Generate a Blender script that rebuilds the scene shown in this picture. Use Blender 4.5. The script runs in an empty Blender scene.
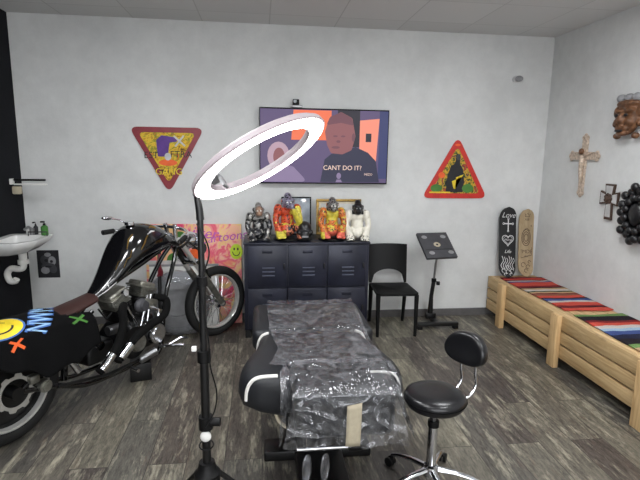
import bpy, bmesh, math, random
from mathutils import Vector, Matrix, Euler, noise
PI = math.pi
random.seed(7)
SC = bpy.context.scene
COL = SC.collection
# room
XL, XR, YB, YF, H = -2.163, 2.889, 4.806, -1.6, 2.83

# ---------------------------------------------------------------- materials
def c(r, g=None, b=None):
    if g is None: g = b = r
    f = lambda v: (v/255/12.92) if v/255 <= .04045 else ((v/255+.055)/1.055)**2.4
    return (f(r), f(g), f(b), 1)
class NT:
    def __init__(s, name):
        s.m = bpy.data.materials.new(name); s.m.use_nodes = True
        s.t = s.m.node_tree; s.b = s.t.nodes['Principled BSDF']; s.o = s.t.nodes['Material Output']
    def n(s, kind, **kw):
        nd = s.t.nodes.new('ShaderNode'+kind)
        for k, v in kw.items():
            if k in nd.inputs: nd.inputs[k].default_value = v
            else: setattr(nd, k, v)
        return nd
    def l(s, a, b): s.t.links.new(a, b)
    def coord(s, scale=(1,1,1), rot=(0,0,0), loc=(0,0,0), kind='Object'):
        tc = s.n('TexCoord'); mp = s.n('Mapping')
        mp.inputs['Scale'].default_value = scale; mp.inputs['Rotation'].default_value = rot; mp.inputs['Location'].default_value = loc
        s.l(tc.outputs[kind], mp.inputs[0]); return mp.outputs[0]
    def noise(s, vec, scale, detail=4, rough=.55, dist=0):
        nd = s.n('TexNoise'); nd.inputs['Scale'].default_value = scale; nd.inputs['Detail'].default_value = detail
        nd.inputs['Roughness'].default_value = rough; nd.inputs['Distortion'].default_value = dist
        if vec: s.l(vec, nd.inputs['Vector'])
        return nd
    def ramp(s, fac, stops, interp='LINEAR'):
        r = s.n('ValToRGB'); cr = r.color_ramp; cr.interpolation = interp
        while len(cr.elements) < len(stops): cr.elements.new(0)
        for e, (p, col) in zip(cr.elements, stops): e.position = p; e.color = col
        s.l(fac, r.inputs[0]); return r.outputs[0]
    def mix(s, fac, a, b, mode='MIX'):
        m = s.n('Mix', data_type='RGBA', blend_type=mode)
        if isinstance(fac, (int, float)): m.inputs[0].default_value = fac
        else: s.l(fac, m.inputs[0])
        for i, v in ((6, a), (7, b)):
            if isinstance(v, tuple): m.inputs[i].default_value = v
            else: s.l(v, m.inputs[i])
        return m.outputs[2]
    def bump(s, h, strength=.2, dist=.01):
        b = s.n('Bump'); b.inputs['Strength'].default_value = strength; b.inputs['Distance'].default_value = dist
        s.l(h, b.inputs['Height']); s.l(b.outputs[0], s.b.inputs['Normal']); return b
    def set(s, color=None, rough=None, metal=None, spec=None, coat=None):
        if color is not None:
            if isinstance(color, tuple): s.b.inputs['Base Color'].default_value = color
            else: s.l(color, s.b.inputs['Base Color'])
        if rough is not None:
            if isinstance(rough, (int, float)): s.b.inputs['Roughness'].default_value = rough
            else: s.l(rough, s.b.inputs['Roughness'])
        if metal is not None: s.b.inputs['Metallic'].default_value = metal
        if spec is not None: s.b.inputs['Specular IOR Level'].default_value = spec
        if coat is not None: s.b.inputs['Coat Weight'].default_value = coat
        return s
def mat(name, col, rough=.5, metal=0, var=.12, vscale=14, bump=0, spec=None, coat=None, stretch=(1,1,1)):
    t = NT(name); v = t.coord(stretch)
    n = t.noise(v, vscale)
    a = tuple(x*(1-var) for x in col[:3])+(1,); b = tuple(min(1, x*(1+var)) for x in col[:3])+(1,)
    t.set(t.ramp(n.outputs[0], [(.35, a), (.65, b)]), rough, metal, spec, coat)
    if bump: t.bump(n.outputs[0], bump, .004)
    return t.m
def emit(name, col, strength):
    t = NT(name); t.set((0,0,0,1), .5)
    n = t.noise(t.coord(), 3, 1)
    t.l(t.mix(n.outputs[0], tuple(x*.97 for x in col[:3])+(1,), col), t.b.inputs['Emission Color'])
    t.b.inputs['Emission Strength'].default_value = strength
    return t.m
def wall_mat(name, lo, hi, bs=.12):
    t = NT(name); v = t.coord()
    n = t.noise(v, 1.6, 5, .6); n2 = t.noise(v, 9, 4, .7)
    m = t.mix(.35, n.outputs[0], n2.outputs[0])
    t.set(t.ramp(m, [(.38, lo), (.62, hi)]), .85, spec=.2)
    t.bump(t.noise(v, 60, 5, .6).outputs[0], bs, .01); return t.m
def floor_mat():
    t = NT('weathered_vinyl_planks')
    v = t.coord(rot=(0,0,PI/2))
    br = t.n('TexBrick', offset=.37, offset_frequency=2, squash=1)
    br.inputs['Color1'].default_value = (0,0,0,1); br.inputs['Color2'].default_value = (1,1,1,1); br.inputs['Mortar'].default_value = (.5,.5,.5,1)
    br.inputs['Scale'].default_value = 1; br.inputs['Mortar Size'].default_value = .0018; br.inputs['Mortar Smooth'].default_value = 0
    br.inputs['Brick Width'].default_value = 1.25; br.inputs['Row Height'].default_value = .205
    t.l(v, br.inputs['Vector'])
    # each plank shifts the grain
    sh = t.n('VectorMath', operation='MULTIPLY'); t.l(br.outputs['Color'], sh.inputs[0]); sh.inputs[1].default_value = (7, 13, 5)
    ad = t.n('VectorMath', operation='ADD'); t.l(v, ad.inputs[0]); t.l(sh.outputs[0], ad.inputs[1])
    st = t.n('Mapping'); st.inputs['Scale'].default_value = (2.4, 12, 1); t.l(ad.outputs[0], st.inputs[0])
    g = t.noise(st.outputs[0], 3.2, 9, .72, .3)
    pt = t.n('Mapping'); pt.inputs['Scale'].default_value = (1.3, 6.5, 1); t.l(ad.outputs[0], pt.inputs[0])
    p = t.noise(pt.outputs[0], 2.2, 7, .75, .2)
    base = t.ramp(br.outputs['Color'], [(0, c(58,54,53)), (.2, c(96,93,86)), (.4, c(70,63,60)), (.6, c(112,108,97)), (.8, c(74,66,63)), (1, c(122,118,104))])
    grain = t.ramp(g.outputs[0], [(.28, (.32,.32,.33,1)), (.5, (.9,.9,.9,1)), (.72, (1.3,1.3,1.28,1))])
    fs = t.n('Mapping'); fs.inputs['Scale'].default_value = (9, 38, 1); t.l(ad.outputs[0], fs.inputs[0])
    fg = t.noise(fs.outputs[0], 3.0, 6, .75, .4)
    col = t.mix(1, base, grain, 'MULTIPLY')
    col = t.mix(1, col, t.ramp(fg.outputs[0], [(.3, (.55,.55,.55,1)), (.5, (1,1,1,1)), (.7, (1.3,1.3,1.27,1))]), 'MULTIPLY')
    light = t.ramp(p.outputs[0], [(.52, (0,0,0,1)), (.66, (1,1,1,1))])
    fac = t.n('Math', operation='MULTIPLY'); t.l(light, fac.inputs[0]); t.l(g.outputs[0], fac.inputs[1])
    col = t.mix(fac.outputs[0], col, c(192,186,164))
    p2 = t.noise(pt.outputs[0], 3.4, 5, .7)
    red = t.ramp(p2.outputs[0], [(.58, (0,0,0,1)), (.74, (.5,.5,.5,1))])
    col = t.mix(red, col, c(92,66,54))
    col = t.mix(br.outputs['Fac'], col, c(52,49,46))
    t.set(col, t.ramp(g.outputs[0], [(.3, (.5,)*3+(1,)), (.7, (.36,)*3+(1,))]), spec=.4)
    t.bump(g.outputs[0], .15, .004); return t.m
def ceil_mat():
    t = NT('white_ceiling_tiles'); v = t.coord(loc=(-.09+.6*20, -4.47+.6*20, 0))
    br = t.n('TexBrick', offset=0, offset_frequency=1)
    br.inputs['Color1'].default_value = c(204,204,203); br.inputs['Color2'].default_value = c(212,212,211); br.inputs['Mortar'].default_value = c(188,188,187)
    br.inputs['Scale'].default_value = 1; br.inputs['Mortar Size'].default_value = .005; br.inputs['Brick Width'].default_value = .6; br.inputs['Row Height'].default_value = .6
    t.l(v, br.inputs['Vector']); t.set(br.outputs['Color'], .8, spec=.2)
    t.bump(t.noise(v, 120, 3).outputs[0], .08, .01); return t.m
def wood_mat(name, lo, hi, axis=1, knots=True):
    t = NT(name); sc = [22, 22, 22]; sc[axis] = 1.6
    v = t.coord(tuple(sc)); n = t.noise(v, 1.5, 6, .6, 1.2)
    col = t.ramp(n.outputs[0], [(.32, lo), (.66, hi)])
    if knots:
        s2 = [9, 9, 9]; s2[axis] = 2.5
        k = t.noise(t.coord(tuple(s2)), 1.1, 3, .5)
        col = t.mix(t.ramp(k.outputs[0], [(.68, (0,0,0,1)), (.76, (1,1,1,1))]), col, tuple(x*.45 for x in lo[:3])+(1,))
    t.set(col, .65, spec=.3); t.bump(n.outputs[0], .2, .003); return t.m
def stripe_mat(name, stops, y0, y1):
    t = NT(name); v = t.coord()
    wob = t.noise(v, 5, 3, .5)
    sx = t.n('SeparateXYZ'); t.l(v, sx.inputs[0])
    mr = t.n('MapRange'); mr.inputs[1].default_value = y0; mr.inputs[2].default_value = y1; t.l(sx.outputs[1], mr.inputs[0])
    ma = t.n('Math', operation='MULTIPLY_ADD'); t.l(wob.outputs[0], ma.inputs[0]); ma.inputs[1].default_value = .035; t.l(mr.outputs[0], ma.inputs[2])
    sb = t.n('Math', operation='SUBTRACT'); t.l(ma.outputs[0], sb.inputs[0]); sb.inputs[1].default_value = .0175
    col = t.ramp(sb.outputs[0], stops, 'CONSTANT')
    th = t.noise(t.coord((30, 160, 30)), 3, 3)
    col = t.mix(.25, col, t.ramp(th.outputs[0], [(.3, (.05,.05,.05,1)), (.7, (.9,.85,.8,1))]), 'OVERLAY')
    t.set(col, .9, spec=.1); t.bump(th.outputs[0], .3, .004); return t.m
def graffiti_mat(name, cols, scale=4, dist=1.2):
    t = NT(name); v = t.coord(); n = t.noise(v, scale, 3, .55, dist)
    k = len(cols); st = [(.3+.4*i/(k-1), q) for i, q in enumerate(cols)]
    col = t.ramp(n.outputs[0], st)
    n2 = t.noise(v, scale*3.2, 3, .6, 1)
    col = t.mix(t.ramp(n2.outputs[0], [(.6, (0,0,0,1)), (.66, (.7,.7,.7,1))]), col, cols[k//2])
    t.set(col, .6, spec=.3); return t.m
def film_mat():
    t = NT('clear_crinkled_plastic_film'); v = t.coord()
    n = t.noise(v, 13, 5, .6, 1.6); vo = t.n('TexVoronoi', feature='DISTANCE_TO_EDGE'); vo.inputs['Scale'].default_value = 9
    nd = t.n('VectorMath', operation='ADD'); t.l(v, nd.inputs[0])
    ns = t.n('VectorMath', operation='SCALE'); t.l(n.outputs[1], ns.inputs[0]); ns.inputs[3].default_value = .12; t.l(ns.outputs[0], nd.inputs[1])
    t.l(nd.outputs[0], vo.inputs['Vector'])
    hm = t.n('Math', operation='ADD'); t.l(n.outputs[0], hm.inputs[0]); t.l(vo.outputs[0], hm.inputs[1])
    b = t.bump(hm.outputs[0], .42, .012)
    tr = t.n('BsdfTransparent'); tr.inputs[0].default_value = (.93,.94,.96,1)
    gl = t.n('BsdfGlossy'); gl.inputs['Roughness'].default_value = .1; gl.inputs['Color'].default_value = (.95,.95,.97,1); t.l(b.outputs[0], gl.inputs['Normal'])
    df = t.n('BsdfDiffuse'); df.inputs[0].default_value = (.82,.83,.87,1); t.l(b.outputs[0], df.inputs['Normal'])
    fr = t.n('Fresnel'); fr.inputs[0].default_value = 1.28; t.l(b.outputs[0], fr.inputs['Normal'])
    f1 = t.n('Math', operation='MULTIPLY_ADD'); t.l(fr.outputs[0], f1.inputs[0]); f1.inputs[1].default_value = .75; f1.inputs[2].default_value = .075
    m1 = t.n('MixShader'); t.l(f1.outputs[0], m1.inputs[0]); t.l(tr.outputs[0], m1.inputs[1]); t.l(gl.outputs[0], m1.inputs[2])
    milk = t.ramp(n.outputs[0], [(.44, (.015,.015,.015,1)), (.75, (.2,.2,.2,1))])
    m2 = t.n('MixShader'); t.l(milk, m2.inputs[0]); t.l(m1.outputs[0], m2.inputs[1]); t.l(df.outputs[0], m2.inputs[2])
    t.l(m2.outputs[0], t.o.inputs[0]); return t.m

M = {}
M['wall'] = wall_mat('white_rendered_wall', c(205,206,205), c(220,221,220))
M['black_wall'] = wall_mat('black_painted_wall', c(16,17,21), c(23,24,29), .3)
M['floor'] = floor_mat(); M['ceiling'] = ceil_mat()
M['skirt'] = mat('grey_skirting', c(92,90,90), .5)
M['black_plastic'] = mat('black_plastic', c(11,11,12), .5, spec=.25)
M['black_matte'] = mat('black_matte_fabric', c(6,6,7), .9, bump=.2, vscale=90, spec=.15)
M['black_leather'] = mat('black_leatherette', c(15,15,18), .3, bump=.08, vscale=120)
M['bed_leather'] = mat('black_bed_leatherette', c(25,27,31), .5, bump=.08, vscale=140)
M['black_paint'] = mat('glossy_black_paint', c(10,10,12), .12, coat=.6)
M['black_metal'] = mat('black_powder_coated_metal', c(7,7,8), .42)
M['rubber'] = mat('black_rubber', c(13,13,13), .75)
M['chrome'] = mat('chrome', c(225,226,230), .12, 1, var=.04)
M['wrap'] = mat('black_exhaust_wrap', c(6,6,6), .9, bump=.4, spec=.2, vscale=80)
M['polished'] = mat('polished_rim', c(205,204,200), .3, .55, var=.03)
M['disc_steel'] = mat('bright_disc_steel', c(176,174,168), .45, .5)
M['steel'] = mat('brushed_steel', c(150,150,152), .35, 1)
M['alloy'] = mat('cast_alloy', c(150,150,142), .42, .9, var=.25, vscale=30)
M['olive_alloy'] = mat('dull_rocker_alloy', c(158,156,146), .4, .7, var=.2, vscale=30)
M['white'] = mat('white_ceramic', c(228,228,226), .15, var=.02)
M['white_plastic'] = mat('white_plastic', c(225,224,220), .4, var=.03)
M['piping'] = mat('white_piping', c(232,230,224), .45, var=.04)
M['cream'] = mat('cream_tube', c(216,204,180), .4)
M['tape'] = mat('beige_paper_tape', c(172,162,140), .8, var=.06, vscale=40, bump=.2)
M['film'] = film_mat()
M['locker'] = mat('blue_black_locker_steel', c(36,38,52), .36, .25, var=.28, vscale=6)
M['louvre_highlight'] = mat('locker_louvre_highlight', c(96,100,116), .4, .4)  # louvre highlights put into the colour as a lighter blue-grey
M['red_leather'] = mat('oxblood_leather', c(48,20,15), .45, bump=.1, vscale=60)
M['pine'] = wood_mat('pine_boards', c(172,142,98), c(206,178,134), 1)
M['pine_post'] = wood_mat('pine_posts', c(186,150,104), c(216,184,136), 2)
M['pine_top'] = wood_mat('pine_slats', c(190,156,112), c(214,184,140), 1)
M['deck_tan'] = wood_mat('maple_deck', c(150,130,100), c(176,156,124), 2, False)
M['deck_black'] = mat('black_deck', c(17,17,19), .5)
M['ink_white'] = mat('white_paint_marks', c(214,214,214), .6, var=.05)
M['ink_brown'] = mat('brown_ink', c(72,54,44), .7)
M['red'] = mat('sign_red', c(196,44,36), .4, var=.1)
M['darkred'] = mat('sign_maroon', c(132,34,46), .4, var=.12)
M['yellow'] = mat('bright_yellow', c(228,200,40), .5)
M['orange'] = mat('orange', c(230,96,36), .5)
M['purple'] = mat('purple', c(84,40,130), .5)
M['green'] = mat('leaf_green', c(66,120,46), .6)
M['lime'] = mat('lime', c(196,220,50), .6)
M['pinkp'] = mat('pink', c(230,120,150), .6)
M['magenta'] = mat('lilac_letters', c(186,84,180), .6)
M['blue'] = mat('print_blue', c(60,104,176), .7)
M['lightblue'] = mat('print_light_blue', c(150,190,222), .7)
M['dark'] = mat('dark_ink', c(26,26,30), .6)
M['greydark'] = mat('charcoal_grey', c(62,62,66), .6)
M['grey'] = mat('mid_grey', c(140,140,142), .5)
M['lightgrey'] = mat('light_grey', c(190,190,190), .5)
M['soap'] = mat('green_soap', c(72,128,62), .2, coat=.4)
M['gold'] = mat('antique_gold', c(150,122,66), .4, .7, var=.3, vscale=60)
M['palegold'] = mat('pale_gilt_resin', c(196,178,160), .45, .15, var=.3, vscale=50, bump=.3)
M['mirror'] = mat('small_mirror_glass', c(205,210,215), .08, .9, var=.03)
M['brownmask'] = mat('carved_brown_wood', c(104,70,46), .5, var=.4, vscale=35, bump=.5)
M['blackresin'] = mat('black_resin', c(24,24,26), .35, bump=.2, vscale=50)
M['glasspic'] = mat('framed_print', c(150,158,166), .12, var=.25, vscale=9, coat=.5)
M['palepic'] = mat('pale_print', c(196,196,192), .3, var=.08, vscale=8)
M['ochre'] = graffiti_mat('sign_yellow_art', [c(60,40,20), c(196,150,40), c(226,190,60), c(120,130,40), c(214,120,40)], 16)
M['forest'] = graffiti_mat('sign_green_art', [c(30,34,30), c(70,90,44), c(214,170,50), c(60,60,66), c(186,70,40)], 16)
M['spray'] = graffiti_mat('spray_canvas', [c(226,70,110), c(240,140,150), c(240,204,130), c(242,180,160), c(230,90,120), c(240,150,120), c(228,224,150)], 4.2, 1.5)
M['ringbody'] = mat('ring_light_shell', c(172,160,164), .5, var=.03)

# ---------------------------------------------------------------- mesh builder
class MB:
    def __init__(s): s.b = bmesh.new(); s.mi = 0
    def face(s, vs):
        try:
            f = s.b.faces.new(vs); f.material_index = s.mi; return f
        except ValueError: return None
    def add(s, verts, faces):
        v = [s.b.verts.new(p) for p in verts]
        for f in faces: s.face([v[i] for i in f])
        return v
    def box(s, ctr, size, rot=None, bevel=0, seg=2):
        t = bmesh.new(); bmesh.ops.create_cube(t, size=1)
        for v in t.verts: v.co = Vector((v.co.x*size[0], v.co.y*size[1], v.co.z*size[2]))
        if bevel: bmesh.ops.bevel(t, geom=t.edges[:], offset=bevel, segments=seg, affect='EDGES', profile=.5)
        mt = Matrix.Translation(ctr) @ (rot.to_4x4() if rot else Matrix())
        s.merge(t, mt); return s
    def merge(s, t, mt=Matrix()):
        mp = {v: s.b.verts.new(mt @ v.co) for v in t.verts}
        for f in t.faces: s.face([mp[v] for v in f.verts])
        t.free()
    def cyl(s, p0, p1, r0, r1=None, seg=20, cap=True):
        return s.tube([p0, p1], [r0, r0 if r1 is None else r1], seg, cap=cap)
    def tube(s, pts, r, seg=12, closed=False, cap=True, flat=1):
        pts = [Vector(p) for p in pts]; n = len(pts)
        rs = r if isinstance(r, (list, tuple)) else [r]*n
        tang = []
        for i in range(n):
            a = pts[(i-1) % n] if (closed or i > 0) else pts[i]; b = pts[(i+1) % n] if (closed or i < n-1) else pts[i]
            tang.append((b-a).normalized())
        up = Vector((0,0,1)) if abs(tang[0].z) < .9 else Vector((0,1,0))
        x = tang[0].cross(up).normalized(); rings = []
        for i in range(n):
            x = (x - tang[i]*x.dot(tang[i])).normalized(); y = tang[i].cross(x)
            rings.append([s.b.verts.new(pts[i] + (x*math.cos(2*PI*k/seg) + y*flat*math.sin(2*PI*k/seg))*rs[i]) for k in range(seg)])
        for i in range(n if closed else n-1):
            a, b = rings[i], rings[(i+1) % n]
            for k in range(seg): s.face([a[k], a[(k+1) % seg], b[(k+1) % seg], b[k]])
        if cap and not closed: s.face(rings[0][::-1]); s.face(rings[-1])
        return s
    def ball(s, ctr, r, rot=None, u=16, v=10):
        t = bmesh.new(); bmesh.ops.create_uvsphere(t, u_segments=u, v_segments=v, radius=1)
        r = (r, r, r) if isinstance(r, (int, float)) else r
        s.merge(t, Matrix.Translation(ctr) @ (rot.to_4x4() if rot else Matrix()) @ Matrix.Diagonal((*r, 1))); return s
    def lathe(s, prof, mt=Matrix(), seg=32, arc=None):
        rings = []
        for (r, z) in prof:
            rings.append([s.b.verts.new(mt @ Vector((max(r, 1e-5)*math.cos(2*PI*k/seg), max(r, 1e-5)*math.sin(2*PI*k/seg), z))) for k in range(seg)])
        for a, b in zip(rings, rings[1:]):
            for k in range(seg): s.face([a[k], a[(k+1) % seg], b[(k+1) % seg], b[k]])
        return s
    def loft(s, rings, cap=True, closed=True):
        R = [[s.b.verts.new(p) for p in r] for r in rings]
        for a, b in zip(R, R[1:]):
            m = len(a)
            for k in range(m if closed else m-1): s.face([a[k], a[(k+1) % m], b[(k+1) % m], b[k]])
        if cap: s.face(R[0][::-1]); s.face(R[-1])
        return s
    def prism(s, poly, fr, depth):
        # poly in the plane of frame fr (4x4: x,y in plane, z out); from z=0 to z=depth
        a = [s.b.verts.new(fr @ Vector((p[0], p[1], 0))) for p in poly]; b = [s.b.verts.new(fr @ Vector((p[0], p[1], depth))) for p in poly]
        n = len(poly)
        s.face(a[::-1]); s.face(b)
        for k in range(n): s.face([a[k], a[(k+1) % n], b[(k+1) % n], b[k]])
        return s
    def poly(s, poly, fr, off=0):
        s.face([s.b.verts.new(fr @ Vector((p[0], p[1], off))) for p in poly]); return s
    def stroke(s, pts, w, fr, off=0, closed=False):
        pts = [Vector(p) for p in pts]; n = len(pts); L = []
        for i in range(n):
            a = pts[(i-1) % n] if (closed or i > 0) else pts[i]; b = pts[(i+1) % n] if (closed or i < n-1) else pts[i]
            d = (b-a).normalized() if (b-a).length > 0 else Vector((1,0)); q = Vector((-d.y, d.x))*w/2
            L.append((s.b.verts.new(fr @ Vector((*(pts[i]+q), off))), s.b.verts.new(fr @ Vector((*(pts[i]-q), off)))))
        for i in range(n if closed else n-1):
            a, b = L[i], L[(i+1) % n]; s.face([a[1], b[1], b[0], a[0]])
        return s
    def text(s, txt, size, fr, off=0, shear=0, center=True, fn=None):
        vs, fs = text_geo(txt, size, shear, center)
        s.add([(fr @ Vector((x, y, off))) if fn is None else fn(x, y) for x, y in vs], fs); return s
    def grid(s, fn, nu, nv):
        g = [[s.b.verts.new(fn(i/nu, j/nv)) for j in range(nv+1)] for i in range(nu+1)]
        for i in range(nu):
            for j in range(nv): s.face([g[i][j], g[i+1][j], g[i+1][j+1], g[i][j+1]])
        return s
    def build(s, name, mats, parent=None, smooth=True, angle=40, label=None, loc=None, rot=None, normals=True, mods=None):
        if normals: bmesh.ops.recalc_face_normals(s.b, faces=s.b.faces[:])
        me = bpy.data.meshes.new(name); s.b.to_mesh(me); s.b.free()
        if not isinstance(mats, (list, tuple)): mats = [mats]
        for m in mats: me.materials.append(M[m] if isinstance(m, str) else m)
        if smooth:
            for p in me.polygons: p.use_smooth = True
            me.set_sharp_from_angle(angle=math.radians(angle))
        o = bpy.data.objects.new(name, me); COL.objects.link(o)
        if parent: o.parent = parent
        if loc: o.location = loc
        if rot: o.rotation_euler = rot
        if label: o['label'] = label
        return o
_tc = {}
def text_geo(txt, size, shear=0, center=True):
    cu = bpy.data.curves.new('lettering', 'FONT'); cu.body = txt; cu.size = size; cu.shear = shear; cu.resolution_u = 3
    if center: cu.align_x = 'CENTER'; cu.align_y = 'CENTER'
    o = bpy.data.objects.new('lettering', cu); COL.objects.link(o); bpy.context.view_layer.update()
    me = bpy.data.meshes.new_from_object(o.evaluated_get(bpy.context.evaluated_depsgraph_get()))
    r = ([(v.co.x, v.co.y) for v in me.vertices], [list(p.vertices) for p in me.polygons])
    bpy.data.objects.remove(o); bpy.data.curves.remove(cu); bpy.data.meshes.remove(me); return r
def remesh(o, voxel, smooth=4, sub=0):
    md = o.modifiers.new('r', 'REMESH'); md.mode = 'VOXEL'; md.voxel_size = voxel
    if smooth:
        sm = o.modifiers.new('s', 'SMOOTH'); sm.iterations = smooth; sm.factor = .5
    bake(o)
    for p in o.data.polygons: p.use_smooth = True
def bake(o):
    bpy.context.view_layer.update()
    me = bpy.data.meshes.new_from_object(o.evaluated_get(bpy.context.evaluated_depsgraph_get()))
    old = o.data; mats = list(old.materials); o.modifiers.clear(); o.data = me; me.name = o.name
    if not me.materials:
        for m in mats: me.materials.append(m)
    bpy.data.meshes.remove(old)
def subsurf(o, n=2):
    md = o.modifiers.new('s', 'SUBSURF'); md.levels = n; md.render_levels = n; bake(o)
    for p in o.data.polygons: p.use_smooth = True
def tag(o, label, cat, group=None):
    o['label'] = label; o['category'] = cat
    if group: o['group'] = group
    return o
def thing(name, label, cat, loc=(0,0,0), rz=0, group=None):
    o = bpy.data.objects.new(name, None); COL.objects.link(o); o.empty_display_size = .1
    o.location = loc; o.rotation_euler = (0, 0, rz); return tag(o, label, cat, group)
def struct(o): o['kind'] = 'structure'; return o
def FR(o, x, y):
    x = Vector(x).normalized(); y = Vector(y); y = (y - x*y.dot(x)).normalized(); z = x.cross(y)
    m = Matrix((x, y, z)).transposed().to_4x4(); m.translation = Vector(o); return m
def rpoly(pts, r, n=6):
    out = []; k = len(pts)
    for i in range(k):
        p = Vector(pts[i]); a = (Vector(pts[i-1])-p); b = (Vector(pts[(i+1) % k])-p)
        ang = a.angle(b); d = r/math.tan(ang/2); a.normalize(); b.normalize()
        s, e = p+a*d, p+b*d
        for j in range(n+1):
            t = j/n; q = s*(1-t)**2 + p*2*t*(1-t) + e*t*t; out.append((q.x, q.y))
    return out
def ell(cx, cy, rx, ry, n=20, a0=0, a1=2*PI):
    return [(cx+rx*math.cos(a0+(a1-a0)*k/n), cy+ry*math.sin(a0+(a1-a0)*k/n)) for k in range(n if a1-a0 > 6.28 else n+1)]
def spline(pts, n=6):
    P = [Vector(p) for p in pts]; out = []
    for i in range(len(P)-1):
        p0 = P[max(i-1, 0)]; p1 = P[i]; p2 = P[i+1]; p3 = P[min(i+2, len(P)-1)]
        for j in range(n):
            t = j/n; out.append(.5*((2*p1)+(p2-p0)*t+(2*p0-5*p1+4*p2-p3)*t*t+(3*p1-p0-3*p2+p3)*t**3))
    out.append(P[-1]); return out

# ---------------------------------------------------------------- the room
def wallbox(name, ctr, size, m):
    return struct(MB().box(ctr, size).build(name, m, smooth=False))
cx, cy = (XL+XR)/2, (YB+YF)/2; T = .1
wallbox('floor', (cx, cy, -T/2), (XR-XL+2*T, YB-YF+2*T, T), 'floor')
wallbox('ceiling', (cx, cy, H+T/2), (XR-XL+2*T, YB-YF+2*T, T), 'ceiling')
wallbox('wall_back', (cx, YB+T/2, H/2), (XR-XL+2*T, T, H), 'wall')
wallbox('wall_front', (cx, YF-T/2, H/2), (XR-XL+2*T, T, H), 'wall')
wallbox('wall_right', (XR+T/2, cy, H/2), (T, YB-YF, H), 'wall')
wallbox('wall_left', (XL-T/2, cy, H/2), (T, YB-YF, H), 'black_wall')
wallbox('baseboard_back', (cx, YB-.006, .038), (XR-XL, .012, .076), 'skirt')
wallbox('baseboard_right', (XR-.006, cy, .038), (.012, YB-YF-.03, .076), 'skirt')

# ---------------------------------------------------------------- ceiling lights (all behind the frame's top edge)
M['led'] = emit('led_panel_diffuser', (.96,.98,1,1), 31)
def clight(x, y, lab):
    t = thing('ceiling_light', lab, 'ceiling light', (x, y, H), 0, 'square ceiling lights')
    m = MB()
    for sx, sy, wx, wy in ((0,.29,.6,.02),(0,-.29,.6,.02),(.29,0,.02,.56),(-.29,0,.02,.56)): m.box((sx, sy, -.012), (wx, wy, .024))
    m.build('frame', 'white_plastic', t, False)
    MB().box((0,0,-.008), (.56,.56,.008)).build('diffuser', 'led', t, False)
for x, y, w in ((-1.11+.3, .9, 'on the left'), (1.59, .9, 'on the right'), (-.81, 2.67, 'on the left'), (1.59, 2.67, 'on the right')):
    clight(x, y, 'square white ceiling light panel %s, %s' % (w, 'above the tattoo bed' if y > 2 else 'nearer the front wall'))

# unseen window added behind the camera to light the ceiling and give reflections
M['window_glow'] = emit('added_window_glow', (.95,.97,1,1), 5.2)
m = MB(); wx0, wx1, wz0, wz1 = -1.5, 2.2, .7, 2.5
for a, b in ((wx0, wx0+.06), (wx1-.06, wx1), (-.3, -.24), (.94, 1.0)): m.box(((a+b)/2, YF+.03, (wz0+wz1)/2), (b-a, .06, wz1-wz0))
for z in (wz0+.03, wz1-.03): m.box(((wx0+wx1)/2, YF+.029, z), (wx1-wx0, .058, .06))
wf = struct(m.build('added_window', 'black_metal', smooth=False))
MB().box(((wx0+wx1)/2, YF+.012, (wz0+wz1)/2), (wx1-wx0-.08, .01, wz1-wz0-.08)).build('pane', 'window_glow', wf, False)

# ---------------------------------------------------------------- television
M['scr_bg'] = emit('screen_hazy_purple', c(98,82,122), .8)  # purple haze over the screen put into its lightened colours
M['scr_or'] = emit('screen_orange', c(232,112,74), 1.0)
M['scr_pink'] = emit('screen_peach', c(236,140,116), 1.0)
M['scr_skin'] = emit('screen_skin', c(150,92,96), .8)
M['scr_shade'] = emit('screen_skin_deep', c(118,72,84), .8)
M['scr_navy'] = emit('screen_navy_shirt', c(44,44,72), .8)
M['scr_blue'] = emit('screen_dim_blue', c(56,62,112), .8)
M['scr_blond'] = emit('screen_pale_hair', c(196,164,180), .8)
M['scr_mauve'] = emit('screen_mauve_top', c(146,128,164), .8)
M['scr_txt'] = emit('screen_lettering', c(238,206,190), 1.0)
M['scr_dk'] = emit('screen_dark', c(34,30,46), .8)
tv = thing('television', 'large flat television on the back wall showing two people', 'television', (.612, YB, 1.735))
MB().box((0,-.045,0), (1.238,.05,.705), bevel=.004).build('housing', 'black_plastic', tv)
MB().box((0,-.012,0), (.4,.024,.3)).build('wall_mount', 'black_metal', tv)
f = FR((0,-.0705,0), (1,0,0), (0,0,1)); m = MB()
SM = ['scr_bg','scr_or','scr_pink','scr_skin','scr_shade','scr_navy','scr_blue','scr_blond','scr_mauve','scr_txt','scr_dk']
def sp(i, pts, off): m.mi = i; m.poly(pts, f, off)
W2, H2 = .61, .34
sp(0, [(-W2,-H2),(W2,-H2),(W2,H2),(-W2,H2)], .0002)
sp(1, [(-.32,.06),(.06,.06),(.06,.335),(-.3,.335)], .0006)
sp(10, [(.12,.0),(.335,.0),(.335,.34),(.12,.34)], .0006)
sp(2, [(.335,-.1),(.5,-.16),(.525,.27),(.335,.25)], .0006)
sp(6, [(.525,-.3),(.61,-.3),(.61,.34),(.525,.34)], .0006)
sp(10, [(.395,.05),(.45,.05),(.45,.13),(.395,.13)], .0010)
sp(0, [(-W2,.05),(-.32,.05),(-.32,.34),(-W2,.34)], .0006)
sp(7, ell(-.44,-.09,.105,.13), .0010); sp(3, ell(-.435,-.1,.055,.085), .0014)
sp(8, rpoly([(-.6,-.335),(-.57,-.19),(-.44,-.165),(-.3,-.19),(-.16,-.335)], .03), .0012)
sp(5, [(-.04,-.335),(.0,-.12),(.06,-.07),(.16,-.03),(.3,.0),(.42,-.05),(.5,-.13),(.54,-.335)], .0014)
sp(3, rpoly([(.0,.14),(.04,.27),(.15,.325),(.26,.27),(.295,.1),(.26,-.03),(.17,-.07),(.06,-.06),(.02,.02)], .03), .0018)
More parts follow.
